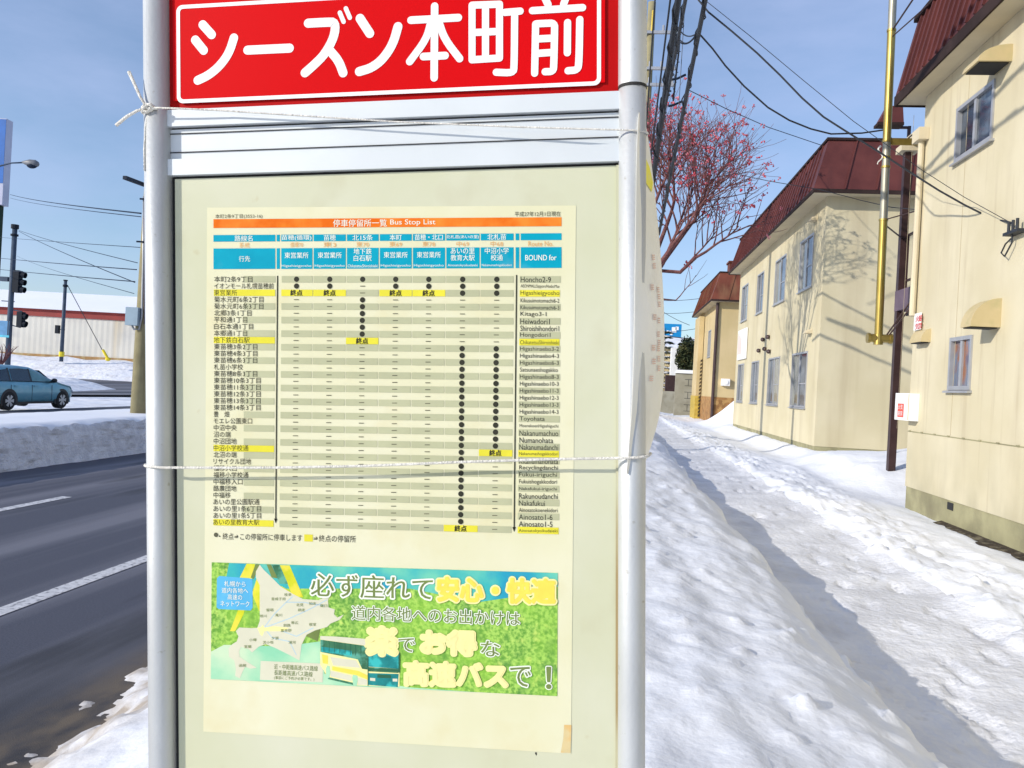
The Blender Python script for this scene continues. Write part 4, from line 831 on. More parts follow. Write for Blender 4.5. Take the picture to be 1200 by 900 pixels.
# ------------------------------------------------ plants
M['bark'] = layer(mat('red_brown_bark', (.15, .055, .055), .85, .3, 14, .5, 60), (.26, .13, .10), 6, (.5, .7), fac=.6)
M['berry'] = layer(mat('red_berries', (.52, .05, .08), .45, .25, 30, spec=.3), (.70, .30, .35), 3, (.5, .65), fac=.7)
M['needles'] = layer(mat('dark_needles', (.030, .045, .014), .8, .3, 6), (.12, .11, .03), 3, (.5, .65), fac=.7)
def leafy(name, c, rad, n, size, m, label, cat, trunk, seed=1, shape=None):
    rnd = random.Random(seed); t = Thing(name, (c.x, c.y, 0), label, cat); q = MB()
    for k in range(n):
        d = Vector((rnd.gauss(0, 1), rnd.gauss(0, 1), rnd.gauss(0, 1))).normalized(); r_ = rnd.random()**.45*(1+.25*noise.noise(d*2.3+Vector((seed, 0, 0))))
        p = c+Vector((d.x*rad[0], d.y*rad[1], d.z*rad[2]))*r_
        u = Vector((rnd.gauss(0, 1), rnd.gauss(0, 1), rnd.gauss(0, .8))).normalized(); w_ = u.orthogonal().normalized(); s = size*(.6+.8*rnd.random())
        q.add([p-u*s, p+w_*s*.5, p+u*s, p-w_*s*.5], [(0, 1, 2, 3)])
    t.part('crown', q, m)
    q = MB(); q.tube([(c.x, c.y, -.5), (c.x, c.y, c.z)], [trunk, trunk*.5], 7); t.part('trunk', q, M['bark']); return t
c = hy(805, 418, 57); leafy('evergreen_bush', c, (.75, .7, 1.35), 2600, .11, M['needles'], 'rounded dark olive evergreen bush behind the block wall', 'bush', .12, 3)
c2_ = hy(815, 424, 56.5); leafy('evergreen_bush', c2_, (.45, .5, .8), 1200, .10, M['needles'], 'smaller yellow green shrub beside the rounded evergreen bush', 'bush', .08, 5)
# conifer laden with snow
cf = Thing('snowy_conifer', (*hy(776, 480, 60).xy, 0), 'dark conifer with layers of snow on its boughs at the end of the pavement', 'tree')
b0 = hy(775, 478, 60); tp = hy(778, 384, 60); q = MB(); sn = MB(); rnd = random.Random(4)
H_ = tp.z-b0.z
for k in range(13):
    z = b0.z+H_*(.22+.74*k/12); r_ = 1.35*(1-.72*k/12)
    for j in range(11):
        a_ = 2*pi*j/11+k*.7+rnd.random()*.3; L_ = r_*(.75+.4*rnd.random()); d = Vector((cos(a_), sin(a_), 0)); s = Vector((-d.y, d.x, 0))
        o_2 = Vector((b0.x, 60, z)); p1 = o_2+d*L_*.6+Vector((0, 0, -.05)); p2 = o_2+d*L_+Vector((0, 0, -.28*L_))
        for e_ in range(5):
            f0 = .15+.17*e_; p = o_2.lerp(p2, f0)
            for sg in (1, -1): q.poly([p, p+d*.16+s*sg*.22+Vector((0, 0, -.09)), p+d*.30+s*sg*.05+Vector((0, 0, -.04))])
        if rnd.random() < .75: 
            c_ = o_2.lerp(p2, .68)+Vector((0, 0, .04)); sn.sphere(c_, (.24*L_+.05, .24*L_+.05, .055), 7, 4)
    q.tube([(b0.x, 60, b0.z-.5), (b0.x, 60, tp.z)], [.12, .02], 6) if k == 0 else None
cf.part('boughs', q, M['needles']); cf.part('bough_snow', sn, M['snow'])
# rowan with red berries
YT = 19.5; KS = YT/15.5
rt0 = hy(735, 560, YT)
rw = Thing('rowan_tree', (rt0.x, YT, 0), 'leafless rowan tree thick with red berries behind the bus stop', 'tree')
rnd = random.Random(11); tr, be = MB(), MB(); tips = []
def grow(p, d, L_, r_, lvl):
    n = 5; path = [p]; rr = [r_]; q = p; dd = d.copy()
    for k in range(n):
        dd = (dd+Vector((rnd.gauss(0, .10), rnd.gauss(0, .10), rnd.gauss(.05, .07)))*(1 if lvl else .3)).normalized(); q = q+dd*L_/n; path.append(q); rr.append(max(.0035, r_*(1-.6*(k+1)/n)))
    tr.tube(path, rr, 7 if lvl < 2 else (5 if lvl < 3 else 4), cap=False)
    if lvl >= 4:
        tips.append((q, lvl)); return
    ch = (6, 6, 6, 4)[lvl]
    for k in range(ch):
        f = .35+.65*(k+.6*rnd.random())/ch; i = min(n-1, int(f*n)); b_ = path[i].lerp(path[i+1], f*n-i)
        ax = dd.orthogonal().normalized(); ax = Matrix.Rotation(2*pi*(k*.381+rnd.random()*.25)+lvl, 3, dd) @ ax
        nd = (dd*cos(R(38))+ax*sin(R(36))*(.7+.6*rnd.random())+Vector((0, 0, .10))).normalized()
        grow(b_, nd, L_*(.66+.24*rnd.random()) if lvl else L_*1.05, max(.004, r_*.52), lvl+1)
    tips.append((q, lvl))
tk = [Vector((rt0.x, YT, -.1)), hy(741, 480, YT), hy(746, 400, YT), hy(752, 345, YT)]
tr.tube(tk, [.12, .10, .09, .08], 10)
base = tk[-1]
for (px, py), yo, r_, L_ in (((776, 310), -.1, .05, 1.35), ((782, 262), .3, .045, 1.45), ((762, 255), -.5, .045, 1.4), ((735, 262), .5, .045, 1.4), ((700, 290), .0, .045, 1.35), ((815, 302), -.1, .046, 1.35), ((806, 268), .5, .042, 1.5), ((790, 285), -.7, .04, 1.4)):
    tgt = hy(px, py, YT+yo); d = (tgt-base); 
    if px in (776, 815): 
        mid = hy(797, 319, YT); 
        if px == 815: tr.tube([base, hy(772, 317, YT), mid, tgt], [.055, .05, .045, .04], 7); grow(tgt, (hy(856, 282, YT)-tgt).normalized(), 1.05*KS, .035, 2); grow(mid, (hy(838, 285, YT+.2)-mid).normalized(), 1.05*KS, .030, 2); continue
    tr.tube([base, base.lerp(tgt, .5)+Vector((0, 0, .05)), tgt], [.062, .055, r_], 7); grow(tgt, d.normalized(), L_*.74*KS, r_, 1)
low_ = hy(792, 352, YT); tr.tube([base, hy(770, 350, YT), low_], [.035, .025, .016], 6); grow(low_, (hy(822, 325, YT)-low_).normalized(), .75, .014, 3)
for q, lvl in tips:
    if rnd.random() < (.48 if lvl >= 4 else .5):
        s = .022+.03*rnd.random(); 
        for j in range(rnd.randint(3, 8)):
            p = q+Vector((rnd.gauss(0, s*.8), rnd.gauss(0, s*.8), rnd.gauss(-.03, s*.7))); be.sphere(p, .012+.012*rnd.random(), 5, 3)
rw.part('trunk', tr, M['bark'], smooth=True); rw.part('berries', be, M['berry'])
print('rowan tips', len(tips), 'verts', len(tr.v), len(be.v))
# ------------------------------------------------------------------ utility pole and overhead cables on the pavement side
M['concrete_pole'] = layer(mat('concrete_pole', (.30, .265, .145), .85, .1, 4, .3, 30), (.17, .14, .075), 3, (.5, .7), (1, 1, .3), fac=.6)
M['steel_dark'] = mat('dark_steel', (.012, .022, .045), .6, .2, 8, spec=.15)
M['grey_box'] = mat('grey_blue_box', (.28, .38, .46), .5, .08, 4)
XQ, YQ = .60, 24.0
up2 = Thing('utility_pole', (XQ, YQ, 0), 'utility pole hidden behind the right post of the bus stop, only its arms showing', 'utility pole', 'utility poles along the road')
top = 12.5
m = MB(); m.tube([(XQ, YQ, -.2), (XQ, YQ, top)], [.17, .11], 14); up2.part('pole', m, M['concrete_pole'], smooth=True)
za = hx(766, 100, XQ).z; 
for px, py in ((760, 82), (760, 101), (763, 40)):
    m = MB(); z = hy(px, py, YQ).z; m.box((XQ-.45, YQ-.16, z-.04), (XQ+.75, YQ-.08, z+.04))
    for k in range(4): m.tube([(XQ-.3+k*.33, YQ-.12, z+.04), (XQ-.3+k*.33, YQ-.12, z+.2)], .035, 7)
    up2.part('cross_arm', m, M['frame'])
def cable(pts, r, label, grp='overhead cables beside the pavement', n=14, sag=0, mt='black_rubber', wob=0, cat='cable'):
    P = [Vector(p) for p in pts]; path = []
    for a, b in zip(P, P[1:]):
        for k in range(n): t = k/n; q = a.lerp(b, t); q.z -= sag*4*t*(1-t); path.append(q)
    path.append(P[-1])
    m = MB(); m.tube(path, r, 6)
    if wob:
        rnd = random.Random(int(r*1e5)+len(path)); coil = []
        tot = sum((b-a).length for a, b in zip(path, path[1:]))
        for a, b in zip(path, path[1:]):
            N = max(2, int((b-a).length/.16))
            for k in range(N):
                ph = (len(coil))*1.3; coil.append(a.lerp(b, k/N)+Vector((cos(ph), .0, sin(ph)))*(r+wob)*(.8+.5*rnd.random()))
        m.tube(coil, r*.35, 4)
    return single('overhead_cable', m, M[mt], label, cat, grp, loc=path[0])
def run(px0, py0, px1, py1, X, r, label, wob=0, far=None, **kw):
    a, b = hx(px0, py0, X), hx(px1, py1, X)
    a = a+(a-b)*((a.y+14)/(b.y-a.y)) if b.y > a.y else a      # carry the cable on past the photographer
    return cable([a, b], r, label, wob=wob, n=24, **kw), (a, b)
_c, (a, b) = run(769, -20, 756.5, 160, .42, .014, 'leftmost thin overhead cable with a yellow sleeve beside the bus stop post')
m = MB(); a, b = hx(765.5, 12, .418), hx(764, 36, .42); m.tube([a, b], .022, 8); m.build('sleeve', mat('yellow_sleeve', (.75, .55, .08), .5), _c, loc=_c.location)

run(788, -20, 759, 212, .52, .014, 'second thin overhead cable left of the thick bundle')
run(797.5, -20, 763.5, 225, .62, .046, 'thickest overhead cable bundle, wrapped and lashed with wire', wob=.02)
run(790, 70, 764.5, 205, .64, .024, 'slack cable lashed just right of the thickest bundle', wob=.012)
run(804, -20, 794, 150, .74, .005, 'hair thin wire between the two lashed bundles')
run(830.5, -20, 772, 275, .86, .029, 'spiral wrapped overhead bundle right of the thickest one', wob=.016)
p = [hx(x, y, .76) for x, y in ((798.5, 20), (797, 35), (795.5, 60), (792, 90), (789, 118))]
_c = cable(p, .014, 'twisted vertical jumper cable with a red cap between the bundles', wob=.012, n=6)
m = MB(); m.tube([hx(798.6, 22, .755), hx(797.3, 34, .755)], .02, 7); m.build('red_cap', M['red_dark'], _c, loc=_c.location)
for (a, b, s, lb) in (((792, 28), (818, 38), .30, 'upper slack loop of cable hanging between the two bundles'), ((792, 38), (817, 38), .42, 'lower slack loop of cable hanging between the two bundles'), ((795, 48), (817, 40), .22, 'shortest slack loop of cable hanging between the two bundles')):
    cable([hx(*a, .66), hx(*b, .86)], .009, lb, 'slack cable loops', 12, s*.35)
for px, py in ((794, 92), (790, 123)):
    m = MB(); q = hx(px, py, .76); m.tube([q+Vector((-.09, 0, -.02)), q, q+Vector((.12, 0, .06))], .018, 6); m.build('clamp', M['steel_dark'], _c, loc=_c.location)
# service drops to the houses
def drop(pts, r, lb): return cable([Vector(p) for p in pts], r, lb, 'service cables to the houses', 10)
anc = Vector((XA-.07, 8.86, 3.24))
def drop_px(px, d0, d1, r, lb, end=None):
    n_ = len(px); out_ = []
    for k, (x, y) in enumerate(px): t = k/(n_-1); out_.append(at(x, y, d0+(d1-d0)*t))
    if end is not None: out_[-1] = Vector(end)
    return cable(out_, r, lb, 'service cables to the houses', 3)
drop_px([(812, -8), (830, 14), (858, 37), (887, 62), (914, 88), (940, 115), (965, 137), (990, 153), (1030, 178), (1070, 204), (1100, 223), (1130, 240), (1160, 255), (1192, 268)], 10, 9.15, .011, 'thick black service cable swooping to the bracket on the nearest house', anc)
drop_px([(826, 0), (880, 43), (940, 93), (1000, 142), (1080, 199), (1130, 231), (1190, 264)], 10, 9.15, .004, 'finest service wire stretched straight to the bracket on the nearest house', anc+Vector((0, .06, .02)))
drop_px([(819, 39), (835, 57), (850, 77), (872, 101), (900, 126), (925, 141), (950, 151), (974, 157), (1010, 156), (1038, 152), (1045, 163), (1062, 164), (1075, 153)], 11, 12.9, .012, 'sagging service cable reaching the top of the golden flue')
drop_px([(806, 105), (850, 127), (900, 149), (962, 170)], 16, 19.8, .008, 'service wire ending at the roof corner of the second house')
drop_px([(800, 191), (850, 201), (900, 212), (960, 222), (1010, 235), (1045, 243), (1078, 246)], 15, 11.8, .006, 'low service wire crossing the berry tree to the corner of the nearest house')
for k, (x0, y0, x1, y1, lb) in enumerate(((770, 352, 826, 349, 'highest far wire'), (770, 367, 824, 364, 'second far wire'), (770, 389, 822, 384, 'lowest far wire'), (772, 362, 808, 381, 'slanting far wire'))):
    cable([at(x0, y0, 70), at(x1, y1, 62)], .02, lb+' seen in the gap between the sheet and the farthest roof', 'far wires over the side street', 6, .1)
cable([at(772, 392, 70), at(790, 395, 68), at(824, 399, 60)], .045, 'dark cable below the blue billboard crossing to the farthest house', 'far wires over the side street', 6)
# ------------------------------------------------------------------ left side
pb2 = hz(163, 485, .28); ptp = at(173, 120, (pb2-CAM).dot(FW)); dep = (pb2-CAM).dot(FW)
pl = Thing('utility_pole', (pb2.x, pb2.y, 0), 'weathered concrete utility pole with a grey box, standing in the median snow', 'utility pole', 'utility poles along the road')
m = MB(); m.tube([(pb2.x, pb2.y, -.3), (pb2.x, pb2.y, 8.6)], [.185, .115], 16); pl.part('pole', m, M['concrete_pole'], smooth=True)
q = at(157, 371, dep-.2); rt2 = RT
m = MB()
def rbox(mb, c, hw, hd, hh): mb.hexa([c-rt2*hw-FW*hd-UP*hh, c+rt2*hw-FW*hd-UP*hh, c+rt2*hw+FW*hd-UP*hh, c-rt2*hw+FW*hd-UP*hh, c-rt2*hw-FW*hd+UP*hh, c+rt2*hw-FW*hd+UP*hh, c+rt2*hw+FW*hd+UP*hh, c-rt2*hw+FW*hd+UP*hh])
rbox(m, q, .13, .12, .19); pl.part('switch_box', m, M['grey_box'])
m = MB(); m.tube([at(168.5, 230, dep-.15), at(168, 300, dep-.18), at(166, 372, dep-.2), at(163, 386, dep-.2), at(157, 386, dep-.2), at(154, 380, dep-.2)], .022, 7); pl.part('conduit', m, M['frame'], smooth=True)
m = MB(); m.tube([at(170, 256, dep-.14), at(171, 380, dep-.12)], .05, 6); pl.part('cable_trunk', m, mat('plum_conduit', (.16, .12, .16), .6))
m = MB(); a, b = at(146, 208, dep-1.3), at(170, 217, dep); m.hexa([a+Vector((-.04, 0, -.035)), a+Vector((.04, 0, -.035)), b+Vector((.04, 0, -.035)), b+Vector((-.04, 0, -.035)), a+Vector((-.04, 0, .035)), a+Vector((.04, 0, .035)), b+Vector((.04, 0, .035)), b+Vector((-.04, 0, .035))]); pl.part('cross_arm', m, M['steel_dark'])
m = MB()
for px, py in ((168, 233), (164, 283)): m = MB(); m.tube([at(px-4, py, dep-.2), at(px+5, py+.5, dep-.2)], .02, 6); pl.part('pole_band', m, M['steel_dark'])
#('pole_band', m, M['steel_dark'])
# warehouse
WD = 92.0
def wa(px, py, d=WD): return at(px, py, d)
wh = Thing('warehouse', wa(90, 420), 'long beige corrugated warehouse with a red band and snow covered roof', 'warehouse')
M['siding'] = layer(layer(mat('beige_siding', (.60, .58, .52), .7, .05, .3), (.50, .38, .20), .35, (.55, .72), (1, 1, .12), fac=.75), (.42, .42, .42), .5, (.55, .75), fac=.5)
zb = wa(100, 424).z; zr0, zr1 = wa(100, 374).z, wa(100, 366).z; zr0 = wa(100, 373.5).z; zr1 = wa(100, 365).z
n_ = 300; L0, L1 = -85, 8; o_3 = CAM+FW*WD; prof_ = []
for k in range(n_+1):
    t = L0+(L1-L0)*k/n_; prof_.append(o_3+RT*t+FW*(.018 if k % 2 else 0))
m = MB(); nn_ = len(prof_)
zlo = .6
m.v = [Vector((p.x, p.y, zlo)) for p in prof_]+[Vector((p.x, p.y, zr0)) for p in prof_]; m.f = [(k, k+1, nn_+k+1, nn_+k) for k in range(nn_-1)]
e0, e1 = prof_[0]+FW*18, prof_[-1]+FW*18
m.add([(prof_[-1].x, prof_[-1].y, zlo), (e1.x, e1.y, zlo), (e1.x, e1.y, zr0), (prof_[-1].x, prof_[-1].y, zr0)], [(0, 1, 2, 3)])
wh.part('wall', m, M['siding'])
def slab(mb, d0, d1, z0, z1, ex=0):
    c = [o_3+RT*(L0-ex)+FW*d0, o_3+RT*(L1+ex)+FW*d0, o_3+RT*(L1+ex)+FW*d1, o_3+RT*(L0-ex)+FW*d1]
    mb.hexa([Vector((p.x, p.y, z0)) for p in c]+[Vector((p.x, p.y, z1)) for p in c])
m = MB(); slab(m, -.12, 18, zr0+.002, zr1, .1); wh.part('red_band', m, mat('band_red', (.25, .02, .015), .55, .1, 1))
zr2 = wa(100, 344.5, WD+7).z
m = MB(); c0 = [o_3+RT*(L0-.3)-FW*.5, o_3+RT*(L1+.3)-FW*.5, o_3+RT*(L1+.3)+FW*18, o_3+RT*(L0-.3)+FW*18]; c1_ = [o_3+RT*(L0-.1)+FW*7, o_3+RT*(L1+.1)+FW*7, o_3+RT*(L1+.1)+FW*12, o_3+RT*(L0-.1)+FW*12]
m.hexa([Vector((p.x, p.y, zr1+.002)) for p in c0]+[Vector((p.x, p.y, zr2)) for p in c1_]); wh.part('snow_roof', m, M['snow_smooth'])
m = MB()
for d0, z0, z1 in ((-.06, zlo, zb+.25), (-.10, zb+.25, zb+.6)): slab(m, d0, 17, z0, z1-.003)
wh.part('stained_base', m, layer(mat('rusty_plinth', (.34, .20, .08), .85, .2, .6), (.45, .38, .2), .9, (.5, .65), fac=.8))
# signal pole, lamps, small pole
def stick(t, name, p, q, r0, r1, m, par=None, n=10):
    b = MB(); b.tube([p, q], [r0, r1], n); return t.part(name, b, m, par, smooth=True)
D3 = 45.
b_ = at(6.5, 440, D3); tq = at(20, 266, D3)
vx = Vector((b_.x, b_.y, -.4)); tq = Vector((b_.x, b_.y, tq.z))
b_x = at(13, 350, D3); vx = Vector((b_x.x, b_x.y, -.4)); tq = Vector((b_x.x, b_x.y, tq.z))
sp = Thing('traffic_signal', vx, 'tall dark signal pole with vehicle lights and a pedestrian light behind the car', 'traffic signal', 'traffic signals at the junction')
M['signal_pole'] = mat('blue_grey_pole', (.06, .085, .125), .6, .15, 2, spec=.2); M['signal_dark'] = mat('signal_housing', (.008, .013, .022), .6, .1, spec=.2)
stick(sp, 'pole', vx, tq, .15, .13, M['signal_pole'])
m = MB(); m.tube([tq+Vector((0, 0, -.1)), tq+Vector((0, 0, .12))], .2, 10); m.tube([tq+Vector((0, 0, -.5)), tq+Vector((0, 0, -.4))], .2, 10); sp.part('pole_cap', m, M['signal_dark'])
def signal(t, c, nl, hw, hh, dp_=.2, vis=.26):
    b = MB(); rbox(b, c, hw, dp_, hh); o = t.part('signal_head', b, M['signal_dark'])
    for k in range(nl):
        z = hh*(1-(2*k+1)/nl); p = c+RT*(hw+.002)+UP*z; v = MB()
        v.tube([p, p+RT*vis-UP*.05], hh/nl*.82, 10, cap=False); v.tube([p+RT*.03, p+RT*.05], hh/nl*.7, 10); t.part('visor', v, M['signal_dark'], o)
    return o
signal(sp, at(20.5, 330, D3), 3, .16, .60); signal(sp, at(24.5, 374.5, D3), 2, .14, .42, .18, .16)
m = MB(); m.tube([at(13.5, 381, D3), at(24, 384, D3)], .03, 6); m.tube([at(14, 363, D3), at(26, 365, D3)], .03, 6); m.tube([at(14, 330, D3), at(19, 330, D3)], .04, 6); m.tube([at(2, 352.5, D3), at(17, 353.5, D3)], .03, 6); sp.part('bracket', m, M['signal_pole'])
m = MB(); c = at(4.5, 385, D3-.1); rbox(m, c, .30, .03, .42); o = sp.part('blue_plate', m, mat('blue_plate', (.10, .28, .50), .5)); m = MB(); c = at(4.5, 394, D3-.15); rbox(m, c, .28, .01, .06); sp.part('plate_stripe', m, mat('plate_cyan', (.1, .5, .65), .5), o)
m = MB(); c = at(5.5, 327, D3); rbox(m, c, .22, .12, .12); sp.part('sensor_box', m, M['signal_pole'])
lm = Thing('street_lamp', at(-30, 300, D3), 'grey street lamp arm reaching in from the left edge over the tall sign', 'street lamp')
hp = at(36, 191.5, D3); m = MB()
m.tube([at(-35, 430, D3), at(-30, 240, D3), at(-28, 208, D3), at(-18, 200, D3), at(0, 194.5, D3), at(14, 191, D3), at(28, 190.5, D3)], [.1, .08, .06, .05, .045, .04, .045], 8); lm.part('arm', m, M['signal_pole'], smooth=True)
m = MB(); e1_ = at(26, 190, D3); e2_ = at(46, 192.5, D3); n8 = 9
for k in range(1): m.tube([e1_.lerp(e2_, t) for t in (0, .2, .45, .75, .93, 1)], [.05, .12, .2, .21, .13, .03], 12)
hd = lm.part('lamp_head', m, mat('lamp_grey', (.16, .17, .19), .5), smooth=True)
m = MB(); m.sphere(e1_.lerp(e2_, .58)-UP*.10, (.30, .2, .18), 12, 8); lm.part('lamp_bowl', m, M['steel_dark'], hd, smooth=True)
D4 = 62.
pyl = Thing('pylon_sign', at(2, 300, D4), 'tall blue and white pylon sign on a dark green column at the left edge', 'pylon sign')
def pyp(px, py): return at(px, py, D4)
zt_, zb2 = pyp(8, 139).z, pyp(6, 240).z; e = at(9, 190, D4)
def pbox(mb, x0, x1, z0, z1, d0, d1):
    c = [e+RT*x0+FW*d0, e+RT*x1+FW*d0, e+RT*x1+FW*d1, e+RT*x0+FW*d1]; mb.hexa([Vector((p.x, p.y, z0)) for p in c]+[Vector((p.x, p.y, z1)) for p in c])
m = MB(); pbox(m, -5, -.25, zb2, zt_, 0, .8); po_ = pyl.part('cabinet', m, mat('pylon_white', (.42, .44, .56), .5, .04, 1))
m = MB(); pbox(m, -4.9, -.27, zb2+1.6, zt_-.06, -.02, -.004); pyl.part('blue_face', m, mat('pylon_blue', (.01, .12, .42), .4, .15, .6), po_)
m = MB(); pbox(m, -4, -.55, -.4, zb2-.004, .1, .7); pyl.part('column', m, mat('pylon_green', (.003, .022, .010), .6, spec=.2))
D5 = 84.
q = at(74.5, 372, D5); ob = Vector((q.x, q.y, at(72, 418, D5).z-.5)); ot = Vector((q.x, q.y, at(77.5, 328, D5).z))
sp2 = Thing('signal_post', ob, 'thin grey post with a small signal and a yellow foot guard before the warehouse', 'post')
stick(sp2, 'pole', ob, ot, .20, .16, M['signal_pole'])
m = MB(); m.tube([ob+Vector((0, 0, .5)), ob+Vector((0, 0, 1.0))], .27, 10); sp2.part('foot_guard', m, mat('guard_yellow', (.75, .60, .02), .5))
m = MB(); m.tube([ot-UP*.7, ot-UP*.5], .24, 10); m.tube([ot-UP*.1, ot], .22, 10); sp2.part('pole_band', m, M['signal_dark'])
m = MB(); rbox(m, at(67.5, 386, D5), .17, .2, .42); m.tube([at(68, 386, D5), at(76, 386.5, D5)], .04, 6); sp2.part('signal_head', m, M['signal_dark'])
cable([at(79, 334, D5), at(124, 418, D5-1)], .035, 'guy wire slanting from the thin post to its yellow guard', 'wires on the far side of the road', 4)
m = MB(); m.tube([at(120.5, 410, D5-1), at(127, 421.5, D5-1)], .14, 8); m.sphere(at(126.5, 421, D5-1), (.28, .28, .2), 8, 5); single('guy_guard', m, mat('guy_yellow', (.80, .62, .02), .5), 'yellow sleeve at the foot of the guy wire by the warehouse', 'guard')
WG = 'wires on the far side of the road'
for k, (x0, y0, d0, x1, y1, r, sg, lb) in enumerate(((12, 228, 70, 165, 250, .045, .25, 'upper of the two parallel grey wires over the warehouse'), (12, 232, 70, 165, 254, .028, .25, 'lower of the two parallel grey wires over the warehouse'),
  (22, 270, 45, 161, 308, .022, .12, 'upper black wire from the signal pole to the concrete pole'), (22, 271, 45, 158, 331, .024, .15, 'steeper black wire from the signal pole to the concrete pole'),
  (-30, 299, 60, 160, 316, .03, .1, 'grey wire passing behind the signal pole'), (-30, 312, 55, 158, 330, .03, .1, 'lowest long wire passing the signal head'), (-30, 275, 75, 165, 290, .02, .1, 'faint high wire near the signal pole top'), (20, 300, 75, 157, 344, .018, .3, 'faint sagging wire above the warehouse roof'))):
    d1 = dep if k > 1 else dep+.5
    cable([at(x0, y0, d0), at(x1, y1, d1)], r*.42, lb, WG, 10, sg*.4, 'steel_dark')
# bare bush
bb = Thing('bare_bush', at(2, 430, 40), 'small bare brown bush at the left edge behind the car', 'bush'); m = MB(); rnd = random.Random(5)
o0 = at(1, 430, 40)
for k in range(46):
    a_ = rnd.random()*6.28; d = Vector((cos(a_)*.6, sin(a_)*.6, 1)).normalized(); p1 = o0+d*(.5+.5*rnd.random()); p2 = p1+(d+Vector((rnd.gauss(0, .5), rnd.gauss(0, .5), .2))).normalized()*.35
    m.tube([o0-UP*1.2, o0, p1, p2], [.02, .018, .012, .005], 4)
bb.part('twigs', m, M['bark'])
# ------------------------------------------------------------------ the car
M['car'] = layer(mat('teal_car_paint', (.15, .37, .47), .25, .06, 1, metal=.2), (.30, .46, .54), 2.5, (.52, .75), (1, 1, 2), fac=.5)
M['car_glass'] = mat('car_glass', (.012, .028, .045), .06, .1, 2, spec=.8); M['car_glass_light'] = mat('clear_car_glass', (.10, .26, .28), .06, .15, 3, spec=.8); M['tyre'] = mat('tyre', (.012, .012, .013), .8); M['rim'] = mat('alloy_rim', (.45, .47, .50), .35, .08, 6, metal=.6)
M['black_plastic'] = mat('black_trim', (.015, .016, .02), .5, .1)
hub_r = hz(13, 481, -.4)
CX0 = hub_r.x-.10; RY = hub_r.y
CY = RY-.95-.0                                          # tail end
car = Thing('parked_car', (CX0-.82, CY, -.4), 'teal estate car seen over the median snow, nose to the right', 'car')
def cp(x, y, z): return Vector((CX0-.82-y, CY+x, -.4+z))     # x forward, y left, z up
top_ = [(0, .62), (.08, .98), (.42, 1.38), (.9, 1.46), (1.6, 1.48), (2.2, 1.44), (2.6, 1.33), (3.25, .96), (3.5, .90), (4.1, .80), (4.36, .66), (4.46, .48)]
belt = [(0, .60), (.1, .92), (.5, .94), (2, .93), (3.25, .92), (3.5, .87), (4.1, .77), (4.36, .62), (4.46, .46)]
def ip(t, x): return lerp_pts(t, x)
hwid = [(0, .74), (.15, .80), (.6, .83), (3.4, .83), (4.0, .79), (4.3, .70), (4.46, .58)]
xs_ = sorted(set([0, .04, .1, .2, .42, .6, .9, 1.2, 1.6, 2, 2.2, 2.4, 2.6, 2.8, 3, 3.25, 3.4, 3.5, 3.8, 4.1, 4.25, 4.36, 4.43, 4.46]))
def ringp(x):
    zt2 = ip(top_, x); zb3 = min(ip(belt, x), zt2-.005); w_ = ip(hwid, x); low__ = .22+.12*(x > 4.2)+.1*(x < .2)
    rw_ = w_-(.22 if zt2-zb3 > .1 else .06)*min(1, (zt2-zb3)/.4+.2)
    half = [(w_*.92, low__), (w_, low__+.14), (w_+.0, (low__+zb3)/2+.05), (w_-.015, zb3-.06), (w_-.04, zb3), (rw_+.015, zt2-.07*min(1, (zt2-zb3)/.3)), (rw_-.12, zt2-.012), (rw_*.4, zt2)]
    return [(y, z) for y, z in half]+[(-y, z) for y, z in half[::-1]]
m = MB(); nr = 16
for x in xs_: m.v += [cp(x, y, z) for y, z in ringp(x)]
m.f = [(i*nr+k, i*nr+(k+1) % nr, (i+1)*nr+(k+1) % nr, (i+1)*nr+k) for i in range(len(xs_)-1) for k in range(nr)]+[tuple(range(nr)), tuple((len(xs_)-1)*nr+k for k in range(nr))]
body = car.part('body', m, M['car'], smooth=True)
for q_ in body.data.polygons:
    if len(q_.vertices) > 4: q_.use_smooth = False
def side(x, f, s, off=.008):                             # f: 0 belt .. 1 roof rail; s=-1 right side
    r_ = ringp(x); (y0, z0), (y1, z1) = r_[4], r_[5]; y = y0+(y1-y0)*f; z = z0+(z1-z0)*f; return cp(x, s*(y+off), z+off*.3)
